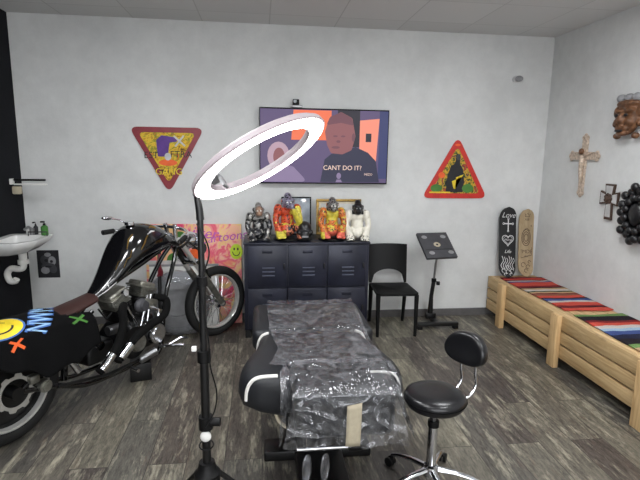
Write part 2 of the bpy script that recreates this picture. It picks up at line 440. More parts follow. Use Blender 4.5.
sp(4, rpoly([(.01,.2),(.05,.28),(.15,.322),(.25,.272),(.28,.2),(.15,.225)], .015), .0022)
sp(4, ell(.105,-.005,.04,.012), .0022); sp(4, ell(.1,.1,.022,.008), .0022); sp(4, ell(.175,.1,.022,.008), .0022); sp(4, ell(.13,.05,.02,.012), .0022); sp(4, ell(.275,.09,.016,.04), .0022)
m.mi = 9
m.text('CANT DO IT?', .062, f @ Matrix.Translation((.175,-.2,0)), .0022)
m.text('MEZO', .03, f @ Matrix.Translation((.43,-.26,0)), .0022)
m.mi = 8; m.poly(ell(.14,-.275,.022,.03), f, .0022); m.poly([(.11,-.335),(.12,-.31),(.16,-.31),(.175,-.335)], f, .0022)
m.build('screen', SM, tv, False, normals=False)
# small camera on top of the set
t = thing('webcam', 'small silver and black camera box above the television', 'camera', (.345, YB-.045, 2.0905))
MB().box((0,0,.012), (.1,.05,.024), bevel=.004).build('base', 'steel', t)
m = MB().box((-.01,0,.05), (.06,.045,.052), bevel=.006); m.build('body', 'black_plastic', t)
MB().cyl((-.02,-.02,.055),(-.02,-.034,.055), .016).build('lens', 'mirror', t)
# wall sensor
t = thing('wall_sensor', 'small grey round sensor high on the back wall near the corner', 'sensor', (2.527, YB, 2.423))
MB().cyl((-.02,0,0),(-.02,-.02,0), .03).build('base', 'lightgrey', t)
MB().ball((.0,-.045,0), (.04,.03,.028)).build('head', 'grey', t)

# ---------------------------------------------------------------- triangular signs
def tri_sign(lab, ctr, up, s, matb, mati):
    t = thing('triangular_sign', lab, 'sign', ctr)
    d = 1 if up else -1
    P = [(-.325*s, -.275*d*s), (.325*s, -.275*d*s), (0, .275*d*s*1.12)]
    if not up: P = P[::-1]
    f = FR((0,0,0), (1,0,0), (0,0,1))
    # plate sits 2 mm off the wall
    MB().prism(rpoly(P, .05), FR((0,-.002,0), (1,0,0), (0,0,1)), .012).build('plate', matb, t)
    cen = Vector((0, -.08*d*s)); Q = [tuple(cen + (Vector(p)-cen)*.76) for p in P]
    return t, FR((0,-.0145,0), (1,0,0), (0,0,1)), rpoly(Q, .03), MB()
t, f, Q, m = tri_sign('downward pointing triangular sign with maroon border and purple figure shape', (-.855, YB, 1.60), False, 1.05, 'darkred', 'ochre')
m.poly(Q, f, 0)
m.mi = 1; m.poly(rpoly([(-.09,.02),(-.1,.17),(-.05,.215),(.06,.2),(.1,.16),(.02,.15),(.0,.02)], .012), f, .0012)
m.mi = 2; m.poly(ell(-.0,-.035,.085,.03), f, .0014)
m.mi = 3; m.poly(ell(.0,.02,.03,.035), f, .0018)
m.mi = 3; m.stroke([(.06,.21),(.16,.12)], .016, f, .0016); m.stroke([(.15,.215),(.07,.115)], .016, f, .0018)
m.mi = 4; m.text('EST', .085, f @ Matrix.Translation((-.15,.03,0)), .0016); m.text('FTRA', .085, f @ Matrix.Translation((.12,.04,0)), .0016)
m.text('GANG', .085, f @ Matrix.Translation((0,-.115,0)), .0016)
m.mi = 5; m.text('GANG', .085, f @ Matrix.Translation((.004,-.12,0)), .0018)
m.build('artwork', ['ochre','purple','orange','lightgrey','dark','yellow'], t, False, normals=False)
t, f, Q, m = tri_sign('upward pointing triangular sign with bright red border and dark figure', (1.956, YB, 1.535), True, 1.06, 'red', 'forest')
m.poly(Q, f, 0)
m.mi = 1; m.poly(rpoly([(-.1,-.23),(-.09,-.06),(-.06,.03),(-.015,.06),(-.01,.15),(.03,.15),(.035,.05),(.07,.0),(.09,-.12),(.08,-.23)], .012), f, .0012)
m.mi = 2; m.poly([(-.04,-.12),(.07,-.07),(.08,-.05),(.0,-.08),(.0,-.2),(-.02,-.19)], f, .0018)
m.mi = 3; m.poly(ell(-.15,-.06,.035,.03), f, .0014); m.poly(ell(.0,.24,.03,.012), f, .0012)
m.mi = 4; m.poly(ell(.13,-.19,.06,.045), f, .0014); m.poly(ell(-.2,-.19,.06,.04), f, .0014)
m.mi = 2; m.stroke([(-.27,-.232),(-.05,-.232)], .014, f, .0018)
m.mi = 5; m.poly(ell(.015,.12,.022,.03), f, .0018)
m.build('artwork', ['forest','dark','yellow','orange','green','greydark'], t, False, normals=False)

# ---------------------------------------------------------------- lockers
def make_locker():
    x0, x1, yf, yb, zt = -.148, .985, 4.31, 4.755, .885
    t = thing('metal_locker', 'low dark blue-black metal locker with six louvred doors', 'locker', ((x0+x1)/2, (yf+yb)/2, 0))
    w = x1-x0; d = yb-yf; m = MB()
    m.box((0,.01,.47), (w, d-.02, .80), bevel=.004); m.box((0,0,.877), (w+.012, d+.012, .016), bevel=.004)
    m.build('body', 'locker', t)
    for sx in (-1,1):
        for sy in (-1,1):
            MB().box((sx*(w/2-.03), sy*(d/2-.035), .036), (.05,.05,.072)).build('leg', 'black_metal', t)
    dw = (w-.05)/3
    for r, (z0, z1) in enumerate(((.485,.86),(.085,.465))):
        for k in range(3):
            xc = -w/2+.025+dw*(k+.5); dr = MB().box((xc, -d/2+.006, (z0+z1)/2), (dw-.012, .02, z1-z0), bevel=.003).build('door', 'locker', t)
            m = MB()
            for q in range(3): m.box((xc+.01, -d/2-.006, z0+.1+.035*q if r == 0 else z0+.16+.035*q), (.11,.012,.011), Matrix.Rotation(.5, 3, 'X'), bevel=.002)
            m.build('louvre', 'louvre_highlight', dr)
            m = MB(); m.box((xc, -d/2-.006, z1-.055), (.09,.006,.03), bevel=.002); m.build('name_plate_holder', 'locker', dr)
            MB().box((xc+dw/2-.03, -d/2-.012, (z0+z1)/2), (.014,.02,.05), bevel=.004).build('handle', 'black_metal', dr)
    return t
make_locker()
LZ = .8855   # top of the lockers

# ---------------------------------------------------------------- gorilla statuettes
def gorilla(lab, x, y, s, rz, mats, paint, base=None, think=False, tall=1.0):
    t = thing('gorilla_statuette', lab, 'statuette', (x, y, LZ), rz, 'gorilla statuettes on the lockers')
    zb = .022 if base else .001
    if base: MB().lathe([(0,0),(.115,0),(.118,.008),(.108,.021),(0,.021)], Matrix.Diagonal((s,s,1,1))).build('base', base, t)
    m = MB(); B = m.ball
    B((0,.02,.13), (.066,.06,.105)); B((0,.01,.205), (.085,.052,.05)); B((0,.01,.06), (.08,.07,.055))
    for q in (-1,1):
        B((q*.092,.0,.212), (.046,.048,.05))
        arm = (q == 1 and think)
        if arm: path = [(q*.1,-.01,.2),(q*.105,-.06,.125),(q*.03,-.105,.235)]
        else: path = [(q*.1,0,.21),(q*.118,-.03,.12),(q*.066,-.085,.035)]
        m.tube(spline(path, 6), [.036-.012*i/12 for i in range(13)], 12)
        e = path[-1]
        if arm: B((e[0]-.005,e[1],e[2]+.01), (.026,.026,.03))
        else:
            for k in range(4): m.tube([(e[0]-.024+.016*k, e[1]-.005, .03),(e[0]-.026+.017*k, e[1]-.035, .022),(e[0]-.024+.016*k, e[1]-.04, .009)], [.012,.011,.009], 8)
            B((e[0], e[1], .03), (.03,.026,.022))
        m.tube([(q*.05,.02,.07),(q*.105,-.055,.085),(q*.1,-.075,.02)], [.04,.036,.024], 12)
        B((q*.1,-.1,.016), (.026,.045,.016))
    B((0,-.025,.272), (.054,.056,.058)); B((0,.0,.318), (.036,.046,.032)); B((0,.012,.25), (.056,.05,.05))
    B((0,-.074,.253), (.035,.028,.03)); B((0,-.068,.294), (.045,.019,.013))
    for q in (-1,1): B((q*.056,-.015,.285), (.01,.015,.019)); B((q*.014,-.097,.262), .009)
    for v in m.b.verts: v.co = Vector((v.co.x*s*.84, v.co.y*s, v.co.z*s*tall+zb))
    o = m.build('body', mats, t)
    remesh(o, .0055*s, 2)
    me = o.data
    while len(me.materials) < len(mats): me.materials.append(M[mats[len(me.materials)]])
    for p in me.polygons:
        q = p.center; p.material_index = paint(Vector((q.x/s/.84, q.y/s, (q.z-zb)/(s*tall))), q)
    # eyes
    e = MB()
    for q in (-1,1): e.ball((q*.0145*s, -.081*s, .279*s*tall+zb), .008*s, u=8, v=6)
    e.build('eye', 'white_plastic' if mats[0] != 'gor_white' else 'grey', t)
    return t
def gmat(n, col, r=.4, metal=0, var=.3): M[n] = mat(n, col, r, metal, var, 45)
gmat('gor_dark', c(44,44,48), .3, .5); gmat('gor_silver', c(150,148,144), .35, .6); gmat('gor_face', c(150,120,100), .45)
gmat('gor_red', c(204,76,44), .4, 0, .25); gmat('gor_yel', c(206,192,70), .4, 0, .2); gmat('gor_lilac', c(140,136,156), .35, .4); gmat('gor_mix', c(200,120,90), .5, 0, .5)
gmat('gor_or', c(208,114,52), .4, 0, .25); gmat('gor_coral', c(216,100,82), .4, 0, .15); gmat('gor_white', c(226,222,208), .45, 0, .06); gmat('gor_black', c(18,18,20), .35)
def N(q, f=60): return noise.noise(q*f)
def p1(l, q):
    if l.z > .235 and l.y < -.055 and abs(l.x) < .035: return 2
    return 1 if N(q, 45) > .12 or (l.z > .2 and N(q, 30) > -.1) else 0
def p2(l, q):
    if l.z > .235 and abs(l.x) < .06: return 2 if N(q, 60) < .25 else 4
    if l.x > .02 and l.y < -.03 and l.z > .1: return 1
    if l.z < .1 and l.x > -.02: return 3 if N(q, 50) > -.1 else 4
    if l.z < .06: return 1
    k = N(q, 70)
    return 4 if k > .3 else (0 if N(q, 30) > -.45 else 1)
def p3(l, q):
    if l.z > .232 and abs(l.x) < .06: return 3 if N(q, 80) < .1 else 4
    if l.z < .06: return 2 if l.x > -.09 else 1
    if l.z > .15 and abs(l.x) < .06 and l.y < 0: return 1
    k = N(q, 75)
    return 4 if k > .3 else (0 if N(q, 35) > -.2 else 1)
def p4(l, q):
    if l.z > .222 and abs(l.x) < .062: return 1
    if l.z < .05 and l.y < -.075 and N(q, 110) > .15: return 1
    return 0
gorilla('silver and black gorilla statuette at the left end of the lockers', -.02, 4.46, .98, .1, ['gor_dark','gor_silver','gor_face'], p1)
gorilla('gorilla statuette with orange shoulder and yellow arm raised to its chin', .245, 4.47, 1.12, .1, ['gor_red','gor_yel','gor_lilac','gor_mix','gor_dark'], p2, 'black_plastic', True, 1.05)
gorilla('orange and yellow gorilla statuette with silver head before the gold frame', .655, 4.46, 1.07, 0, ['gor_or','gor_yel','gor_coral','gor_silver','gor_dark'], p3, 'black_plastic')
gorilla('white gorilla statuette with black head at the right end of the lockers', .893, 4.46, 1.02, -.1, ['gor_white','gor_black'], p4, None, False, 1.04)
# black skull between them
t = thing('skull_figurine', 'small glossy black skull figurine between the two orange gorillas', 'figurine', (.395, 4.41, LZ))
m = MB(); m.ball((0,.01,.11), (.068,.075,.068)); m.ball((0,-.05,.06), (.05,.04,.05)); m.ball((0,-.02,.02), (.07,.06,.02)); m.ball((-.05,-.04,.085), (.028,.03,.025)); m.ball((.05,-.04,.085), (.028,.03,.025))
o = m.build('skull', 'blackresin', t); remesh(o, .006, 2)
m = MB(); m.ball((-.028,-.073,.1), (.018,.012,.017)); m.ball((.028,-.073,.1), (.018,.012,.017)); m.build('eye_socket', 'dark', t)
m = MB()
for k in range(6): m.box((-.025+.01*k, -.09, .05), (.008,.008,.018), bevel=.002)
m.build('teeth', 'grey', t)
# two framed pictures
def frame_pic(name, lab, x0, x1, z1, y, mf, mp, wf, mm=None):
    t = thing(name, lab, 'picture', ((x0+x1)/2, y, LZ)); w = x1-x0; h = z1-LZ; a = -.08
    R = Matrix.Rotation(a, 4, 'X'); m = MB()
    def bx(mb, ctr, sz): mb.box(R @ Vector(ctr), sz, R.to_3x3(), bevel=.002)
    bx(m, (0,0,h-wf/2), (w,.018,wf)); bx(m, (0,0,wf/2+.001), (w,.018,wf)); bx(m, (-w/2+wf/2,0,h/2), (wf,.018,h-2*wf)); bx(m, (w/2-wf/2,0,h/2), (wf,.018,h-2*wf))
    m.build('frame', mf, t)
    m = MB(); bx(m, (0,.003,h/2), (w-2*wf,.006,h-2*wf)); m.build('print', mp, t)
    if mm:
        m = MB()
        for q in (-1,1): bx(m, (q*(w/2-wf-.012), -.001, h/2), (.012,.006,h-2*wf))
        bx(m, (0,-.001,h-wf-.012), (w-2*wf,.006,.012)); m.build('inner_trim', mm, t)
frame_pic('picture_frame', 'thin black framed picture behind the thinking gorilla', .2, .49, 1.255, 4.73, 'black_plastic', 'glasspic', .012)
frame_pic('picture_frame', 'gold framed picture standing behind the two right gorillas', .54, .985, 1.235, 4.73, 'gold', 'palepic', .026, 'cream')

# ---------------------------------------------------------------- canvases on the floor
def lean(y_base, y_top, h):
    return Matrix.Rotation(-math.atan2(y_top-y_base, h), 4, 'X')
t = thing('graffiti_canvas', 'bright pink and orange spray-painted canvas standing on the floor behind the front wheel', 'painting', (-.636, 4.74, 0))
R = lean(4.74, 4.772, .98); cw, ch = .9, .985
MB().box(R @ Vector((0,0,ch/2+.002)), (cw,.03,ch), R.to_3x3(), bevel=.003).build('canvas', 'spray', t)
f = Matrix.Translation((0,0,0)) @ R @ FR((0,-.0165,0), (1,0,0), (0,0,1)); m = MB()
m.mi = 0; m.text('ifter', .15, f @ Matrix.Translation((.1,.9,0)) @ Matrix.Rotation(-.1,4,'Z'), .0008, .25)
m.text('Cartoons', .12, f @ Matrix.Translation((.27,.86,0)) @ Matrix.Rotation(.12,4,'Z'), .0012, .25)
m.mi = 1; m.poly(ell(.4,.72,.06,.075), f, .0008); m.mi = 2; m.poly(ell(.38,.745,.008,.014), f, .0014); m.poly(ell(.415,.745,.008,.014), f, .0014); m.stroke(ell(.4,.72,.035,.04,10,PI,2*PI), .008, f, .0014)
# plain black and green round blots where the photo has a cartoon
m.mi = 3; m.poly(ell(-.2,.62,.06,.09), f, .0006); m.mi = 1; m.poly(ell(-.36,.55,.05,.06), f, .0008)
m.mi = 2; m.poly(ell(.05,.76,.07,.075), f, .0008); m.poly(ell(-.08,.8,.055,.07), f, .0008); m.mi = 3; m.poly(ell(-.13,.87,.06,.05), f, .0010)
m.mi = 4; m.poly(ell(.0,.69,.055,.06), f, .0012); m.mi = 5; m.poly(rpoly([(-.45,.60),(.12,.60),(.12,.64),(-.45,.64)], .01), f, .0014)
m.build('artwork', ['magenta','lime','dark','green','orange','lightgrey'], t, False, normals=False)
t = thing('white_board', 'plain white board leaning in front of the graffiti canvas', 'board', (-.72, 4.61, 0))
R = lean(4.61, 4.67, .62)
MB().box(R @ Vector((0,0,.312)), (.64,.02,.62), R.to_3x3(), bevel=.002).build('panel', 'white_plastic', t)
MB().box(R @ Vector((0,-.013,.614)), (.64,.012,.02), R.to_3x3(), bevel=.002).build('edge_strip', 'grey', t)
# wrapped round object
t = thing('wrapped_wheel', 'round grey wheel-like thing wrapped in clear plastic behind the front wheel', 'wheel', (-.765, 4.50, .30), 0)
t.rotation_euler = (-.14, 0, .1)
A = Matrix.Rotation(PI/2, 4, 'X')
MB().lathe([(.13,-.05),(.24,-.045),(.285,-.02),(.288,.02),(.24,.045),(.13,.05),(.13,-.05)], A, 40).build('disc', 'grey', t)
MB().lathe([(.0,-.02),(.13,-.02),(.13,.02),(0,.02)], A, 30).build('hub', 'grey', t)
def bag(u, v):
    a = 2*PI*u; r = .292+.05*max(0, -math.sin(a))**2+.012*noise.noise(Vector((math.cos(a)*4, math.sin(a)*4, v*3)))
    yy = (v-.5)*.17*(1-.0*v); rr = r*(1-.35*abs(2*v-1)**3)
    z = max(math.sin(a)*rr, -.293)
    return Vector((math.cos(a)*rr, yy, z))
m = MB().grid(bag, 60, 14); bmesh.ops.remove_doubles(m.b, verts=m.b.verts[:], dist=.0005); m.build('plastic_bag', 'film', t)
# pole with red cloth
t = thing('wooden_pole', 'dark pole with a red cloth at its top leaning by the wrapped wheel', 'pole', (-.885, 4.27, 0))
MB().tube([(0,0,0),(-.01,.1,.45),(-.015,.17,.80)], .016, 10).build('pole', 'black_metal', t)
o = MB().grid(lambda u, v: Vector((-.03+.045*u+.01*math.sin(v*9), .128+.05*v-.035-.012*math.sin(u*7), .58+.19*v)), 10, 14).build('cloth', 'darkred', t, True)
md = o.modifiers.new('t', 'SOLIDIFY'); md.thickness = .004; bake(o)

# ---------------------------------------------------------------- chair by the lockers
t = thing('side_chair', 'black plastic chair with an arched gap in its back beside the lockers', 'chair', (1.255, 4.44, 0), -.03)
m = MB(); rings = []
for z, s in ((.39,.93),(.397,1),(.417,1),(.423,.96)):
    rings.append([Vector((x*s, y*s, z-.012*(1-(2*x/.44)**2)*(1 if z > .405 else 0))) for x, y in rpoly([(-.2,-.215),(.2,-.215),(.185,.2),(-.185,.2)], .05)])
m.loft(rings); m.build('seat', 'black_plastic', t)
# backrest: a curved panel with an arched opening at its foot
def bp(x, z): return Vector((x*(1+.1*(z-.45)), .2+.16*(z-.44)-.06*(1-(x/.2)**2)*.5+.03, z))
m = MB(); nx = 16
def low(x): return .44+.11*math.sqrt(max(0, 1-(x/.16)**2)) if abs(x) < .16 else .41
def hi(x): return .798-.012*(x/.19)**2
for side in (0, 1):
    pass
fr = []
xs = [-.19+.38*i/nx for i in range(nx+1)]
def col(x, off): return [bp(x, low(x)+(hi(x)-low(x))*j/8)+Vector((0,off,0)) for j in range(9)]
G0 = [[m.b.verts.new(p) for p in col(x, 0)] for x in xs]; G1 = [[m.b.verts.new(p) for p in col(x, .018)] for x in xs]
for i in range(nx):
    for j in range(8):
        m.face([G0[i][j], G0[i+1][j], G0[i+1][j+1], G0[i][j+1]]); m.face([G1[i][j], G1[i][j+1], G1[i+1][j+1], G1[i+1][j]])
    m.face([G0[i][8], G0[i+1][8], G1[i+1][8], G1[i][8]]); m.face([G0[i][0], G1[i][0], G1[i+1][0], G0[i+1][0]])
for i in (0, nx):
    for j in range(8): m.face([G0[i][j], G0[i][j+1], G1[i][j+1], G1[i][j]])
m.build('backrest', 'black_plastic', t)
for q in (-1, 1):
    MB().tube([(q*.18,-.185,.395),(q*.18,-.19,.2),(q*.178,-.195,.0)], [.022,.019,.015], 10).build('leg', 'black_plastic', t)
    MB().tube([(q*.175,.19,.405),(q*.172,.215,.2),(q*.17,.24,.0)], [.022,.019,.015], 10).build('leg', 'black_plastic', t)

# ---------------------------------------------------------------- tilted tray stand
t = thing('tray_stand', 'black tilting tray on a T-footed stand between chair and bench', 'stand', (1.73, 4.5, 0))
m = MB().box((-.02,-.085,.05), (.41,.05,.035), bevel=.005); m.build('foot_bar', 'black_metal', t)
for q in (-.2, .16): MB().box((q,-.085,.0175), (.05,.055,.035), bevel=.006).build('foot', 'black_plastic', t)
m = MB().box((-.015,.03,.045), (.05,.21,.03), bevel=.004); m.box((-.03,.1,.075), (.1,.06,.06), bevel=.01); m.build('base_arm', 'black_metal', t)
MB().tube([(-.035,.1,.08),(-.035,.09,.28),(-.025,.07,.45)], [.028,.02,.02], 14).build('post', 'black_metal', t)
MB().tube([(-.025,.07,.45),(-.02,.06,.62),(-.01,.03,.75)], .0105, 12).build('inner_tube', 'steel', t)
MB().cyl((-.025,.07,.435),(-.025,.07,.465), .024).build('collar', 'black_plastic', t)
m = MB().cyl((0,.06,.42),(.03,.055,.42), .02, seg=10); m.build('knob', 'black_plastic', t)
R = Matrix.Rotation(.66, 3, 'X').to_4x4(); R = Matrix.Translation((-.052,-.02,.815)) @ Matrix.Rotation(.14, 4, 'Z') @ R
tr = MB().box(R @ Vector((0,0,0)), (.32,.32,.03), R.to_3x3(), bevel=.006).build('tray', 'greydark', t)
f = R @ Matrix.Translation((0,0,.0155)); m = MB()
m.mi = 0
for a, b in ((-.1,.1),(.1,.1),(-.09,-.1),(.11,-.1)):
    m.poly(ell(a, b, .03, .022, 10), f, .0006)
m.mi = 1; m.poly(ell(0,.01,.06,.045,14), f, .0006); m.mi = 2; m.poly(ell(.0,.0,.035,.03,12), f, .0012); m.mi = 3; m.poly(ell(.0,.0,.012,.012,10), f, .0018)
m.mi = 3; m.poly([(-.14,-.065),(.14,-.065),(.14,-.055),(-.14,-.055)], f, .0008)
m.build('print', ['grey','greydark','tape','dark'], tr, False, normals=False)

# ---------------------------------------------------------------- pallet bench
t = thing('bench', 'long low pine plank bench along the right wall', 'bench', (2.37, 0, 0))
bx0, yb0, yb1 = .0, 1.35, 4.77
m = None
for (ya, yc) in ((yb0, 3.5), (3.503, yb1)):
    for k, (z0, z1) in enumerate(((.315,.432),(.205,.302),(.085,.19))):
        MB().box((.012, (ya+yc)/2, (z0+z1)/2), (.024, yc-ya, z1-z0), bevel=.003).build('front_plank', 'pine', t)
for y in (4.42, 3.515, 2.58, 1.42):
    MB().box((-.0235, y, .2185), (.045,.095,.437), bevel=.004).build('post', 'pine_post', t)
    MB().box((.47, y, .2), (.05,.09,.4), bevel=.004).build('post', 'pine_post', t)
for k in range(5):
    MB().box((.072+.098*k, (yb0+yb1)/2, .4215), (.09, yb1-yb0, .021), bevel=.003).build('seat_slat', 'pine_top', t)
MB().box((.27, yb1-.012, .25), (.48,.024,.32), bevel=.003).build('end_board', 'pine', t)
# blankets
def blanket(lab, y0, y1, stops, seed, xo):
    ms = stripe_mat('serape_weave', stops, y0, y1)
    def fn(u, v):
        x = 2.445+xo*math.sin(v*5+seed)*.5+u*(.435-xo*math.sin(v*5+seed)*.5); y = y0+(y1-y0)*v+.012*math.sin(u*5+seed)
        z = .4405+.006*(1+noise.noise(Vector((x*9, y*7, seed))))
        return Vector((x, y, z))
    o = MB().grid(fn, 24, 90).build('serape_blanket', ms)
    md = o.modifiers.new('t', 'SOLIDIFY'); md.thickness = .006; bake(o)
    return tag(o, lab, 'blanket', 'striped blankets on the bench')
def st(*a):
    tot = sum(w for w, _ in a); p = 0; out = []
    for w, col in a: out.append((p/tot, col)); p += w
    return out
DR, RO, WH, BL, BK, BR, DG, LG, NV, LB, MG, TN = c(112,38,42), c(190,78,66), c(190,182,176), c(64,80,132), c(36,30,36), c(130,88,70), c(44,64,50), c(108,138,84), c(36,38,60), c(150,174,196), c(156,46,78), c(176,146,112)
blanket('red and orange striped blanket on the far half of the bench', 3.57, 4.64, st(
    (6,RO),(2,BK),(4,DR),(8,RO),(5,WH),(6,BL),(3,BK),(6,RO),(4,BR),(3,DR),(4,TN),(3,DG),(5,WH),(4,TN),(3,BK),(6,DR),(12,RO),(3,BL),(3,WH),(4,DR),(4,RO),(6,DR))[::1], 1.0, .03)
blanket('dark green, black and red striped blanket on the near half of the bench', 1.42, 3.46, st(
    (7,BK),(5,DR),(8,BK),(5,LG),(4,DG),(8,BK),(4,MG),(3,RO),(5,LG),(6,BK),(5,DR),(5,NV),(4,BL),(5,WH),(3,RO),(4,DR),(8,BK),(6,DR),(4,TN),(4,LG),(8,BK),(5,NV),(5,BL),(4,LB),(4,WH),(4,RO),(4,DR),(7,BK),(4,LG)), 2.3, .03)

# ---------------------------------------------------------------- skateboard decks
def deck(lab, x, y, L, w, m0, tilt, rot):
    t = thing('skateboard_deck', lab, 'skateboard', (x, y, .4515), 0, 'skateboard decks in the corner')
    R = Matrix.Rotation(rot, 4, 'Y') @ Matrix.Rotation(-tilt, 4, 'X'); rings = []
    n = 40
    def half(z):
        e = w*.62; q = min(z, L-z)
        return w/2*math.sqrt(max(0, 1-(1-min(1, q/e))**2)) if q < e else w/2
    def kick(z): q = min(z, L-z); return -.028*max(0, 1-q/.14)**1.5
    m = MB(); cols = 8; GR = []
    for off in (0, .011):
        GR.append([[m.b.verts.new(R @ Vector(((2*i/cols-1)*max(half(L*k/n), .004), kick(L*k/n)+off-.004*(1-(2*i/cols-1)**2), L*k/n))) for i in range(cols+1)] for k in range(n+1)])
    for g in GR:
        for k in range(n):
            for i in range(cols): m.face([g[k][i], g[k][i+1], g[k+1][i+1], g[k+1][i]])
    for k in range(n):
        for i in (0, cols): m.face([GR[0][k][i], GR[0][k+1][i], GR[1][k+1][i], GR[1][k][i]])
    for k in (0, n):
        for i in range(cols): m.face([GR[0][k][i], GR[0][k][i+1], GR[1][k][i+1], GR[1][k][i]])
    m.build('deck', m0, t, True, 30)
    return t, (lambda px, z, o=.003: R @ Vector((px, kick(z)-o-.004*(1-min(1, abs(px)/max(half(z), .01))**2), z)))
t, F = deck('black skateboard deck with white heart and cross drawings', 2.497, 4.62, .72, .178, 'deck_black', .185, .03)
def fstroke(m, pts, w, F, closed=False, o=.003):
    P = [Vector((*p, 0)) for p in pts]; n = len(P); V = []
    for i in range(n):
        a = P[(i-1) % n] if (closed or i) else P[i]; b = P[(i+1) % n] if (closed or i < n-1) else P[i]
        d = (b-a).normalized(); q = Vector((-d.y, d.x, 0))*w/2
        V.append((m.b.verts.new(F(P[i].x+q.x, P[i].y+q.y, o)), m.b.verts.new(F(P[i].x-q.x, P[i].y-q.y, o))))
    for i in range(n if closed else n-1):
        a, b = V[i], V[(i+1) % n]; m.face([a[1], b[1], b[0], a[0]])
def heart(cx, cy, s, n=28):
    return [(cx+s*.062*16*math.sin(2*PI*k/n)**3/1.0, cy+s*.062*(13*math.cos(2*PI*k/n)-5*math.cos(4*PI*k/n)-2*math.cos(6*PI*k/n)-math.cos(8*PI*k/n))) for k in range(n)]
m = MB(); m.text('Love', .075, None, shear=.3, fn=lambda x, y: F(x, .635+y))
fstroke(m, [(0,.475),(0,.595)], .012, F); fstroke(m, [(-.045,.55),(.045,.55)], .012, F)
for q in ((0,.6),(0,.475),(-.05,.55),(.05,.55)): fstroke(m, [(q[0]+.008*math.cos(a), q[1]+.01*math.sin(a)) for a in [2*PI*k/8 for k in range(8)]], .006, F, True)
fstroke(m, heart(0,.385,.062), .007, F, True); fstroke(m, heart(0,.385,.046), .004, F, True, .0034)
m.text('Mama', .03, None, shear=.2, fn=lambda x, y: F(x, .385+y))
m.text('Life', .05, None, shear=.3, fn=lambda x, y: F(x, .265+y))
for k in range(6):
    x = -.06+.024*k; fstroke(m, spline([(x,.2+.02*(k%2),0),(x+.012,.16,0),(x-.008,.12,0),(x+.01,.09,0)], 5) and [(p.x, p.y) for p in spline([(x,.22-.01*(k%3),0),(x+.014,.17,0),(x-.01,.125,0),(x+.008,.085,0)], 5)], .0065, F)
for q, z, r in ((-.045,.07,.018),(.0,.06,.02),(.045,.07,.018),(.0,.11,.014),(-.03,.035,.012),(.03,.035,.012)):
    fstroke(m, [(q+r*math.cos(a), z+r*math.sin(a)) for a in [2*PI*k/12*.8 for k in range(12)]], .0055, F)
m.build('drawing', 'ink_white', t, False)
t, F = deck('tan wooden skateboard deck with brown ink drawings', 2.716, 4.655, .695, .16, 'deck_tan', .16, .02)
m = MB()
fstroke(m, [(-.022,.615),(-.03,.648),(-.012,.63),(0,.655),(.012,.63),(.03,.648),(.022,.615)], .006, F, True)
m.text('XIII', .035, None, fn=lambda x, y: F(x, .585+y)); m.text('R', .03, None, fn=lambda x, y: F(.05+x, .52+y))
for r in (.062, .045, .028): fstroke(m, [(-.005+r*.75*math.cos(a), .4+r*1.35*math.sin(a)) for a in [2*PI*k/20 for k in range(20)]], .007, F, True)
fstroke(m, [(-.035,.47),(.0,.5),(.035,.47)], .006, F)
m.text('MDE', .055, None, fn=lambda x, y: F(x+.01, .255+y)); m.text('est', .04, None, shear=.3, fn=lambda x, y: F(x, .21+y))
fstroke(m, [(-.055,.28),(-.055,.19),(.06,.22),(.06,.3)], .006, F)
for q, z, r in ((-.03,.12,.022),(.02,.1,.02),(-.005,.06,.018),(.035,.15,.014)):
    fstroke(m, [(q+r*math.cos(a), z+r*math.sin(a)) for a in [2*PI*k/12*.85 for k in range(12)]], .006, F)
m.build('drawing', 'ink_brown', t, False)

# ---------------------------------------------------------------- ornaments on the right wall (built facing -X)
def wframe(y, z): return (XR, y, z)
RW = -PI/2   # local -Y faces the room after this turn
t = thing('crucifix', 'ornate pale gilt crucifix with a small figure on the right wall', 'cross', wframe(4.15,1.60), RW)
m = MB()
f = FR((0,-.003,0), (1,0,0), (0,0,1))
m.prism(rpoly([(-.03,-.24),(.03,-.24),(.033,.05),(.033,.24),(-.033,.24),(-.033,.05)], .01), f, .018)
m.prism(rpoly([(-.17,.05),(.17,.05),(.17,.12),(-.17,.12)], .01), FR((0,-.0035,0), (1,0,0), (0,0,1)), .018)
for x, z in ((0,.235),(-.165,.085),(.165,.085),(0,-.235)):
    for k in range(3):
        a = math.atan2(z-.08 if abs(x) < .1 else 0, x)+(k-1)*1.25
        m.ball((x+.026*math.cos(a), -.014, z+.026*math.sin(a)), (.024,.011,.024), u=10, v=7)
m.build('cross_body', 'palegold', t)
m = MB(); m.tube([(0,-.03,.09),(.004,-.034,.03),(-.006,-.032,-.03),(.008,-.036,-.09),(0,-.03,-.15)], [.02,.024,.018,.017,.009], 10)
for q in (-1,1): m.tube([(q*.014,-.03,.075),(q*.07,-.027,.1),(q*.13,-.026,.112)], [.012,.009,.007], 8)
m.ball((0,-.036,.125), (.02,.02,.024)); o = m.build('figure', 'palegold', t); remesh(o, .0045, 2)
MB().ball((-.004,-.042,.125), (.027,.02,.028)).build('crown', 'brownmask', t)
t = thing('mirrored_cross', 'small cross of mirror pieces with dark edges on the right wall', 'cross', wframe(3.765,1.315), RW)
m = MB(); f = FR((0,-.003,0), (1,0,0), (0,0,1)); fm = FR((0,-.0215,0), (1,0,0), (0,0,1))
arms = [[(-.04,.03),(.04,.03),(.055,.145),(-.055,.145)], [(-.032,-.15),(.05,-.15),(.035,.03),(-.03,.03)], [(.03,-.015),(.105,-.03),(.105,.085),(.03,.065)], [(-.105,-.03),(-.03,-.015),(-.03,.065),(-.105,.085)]]
for k, a in enumerate(arms): m.prism(a, FR((0,-.003-.0004*k,0), (1,0,0), (0,0,1)), .018)
m.build('backing', 'ink_brown', t)
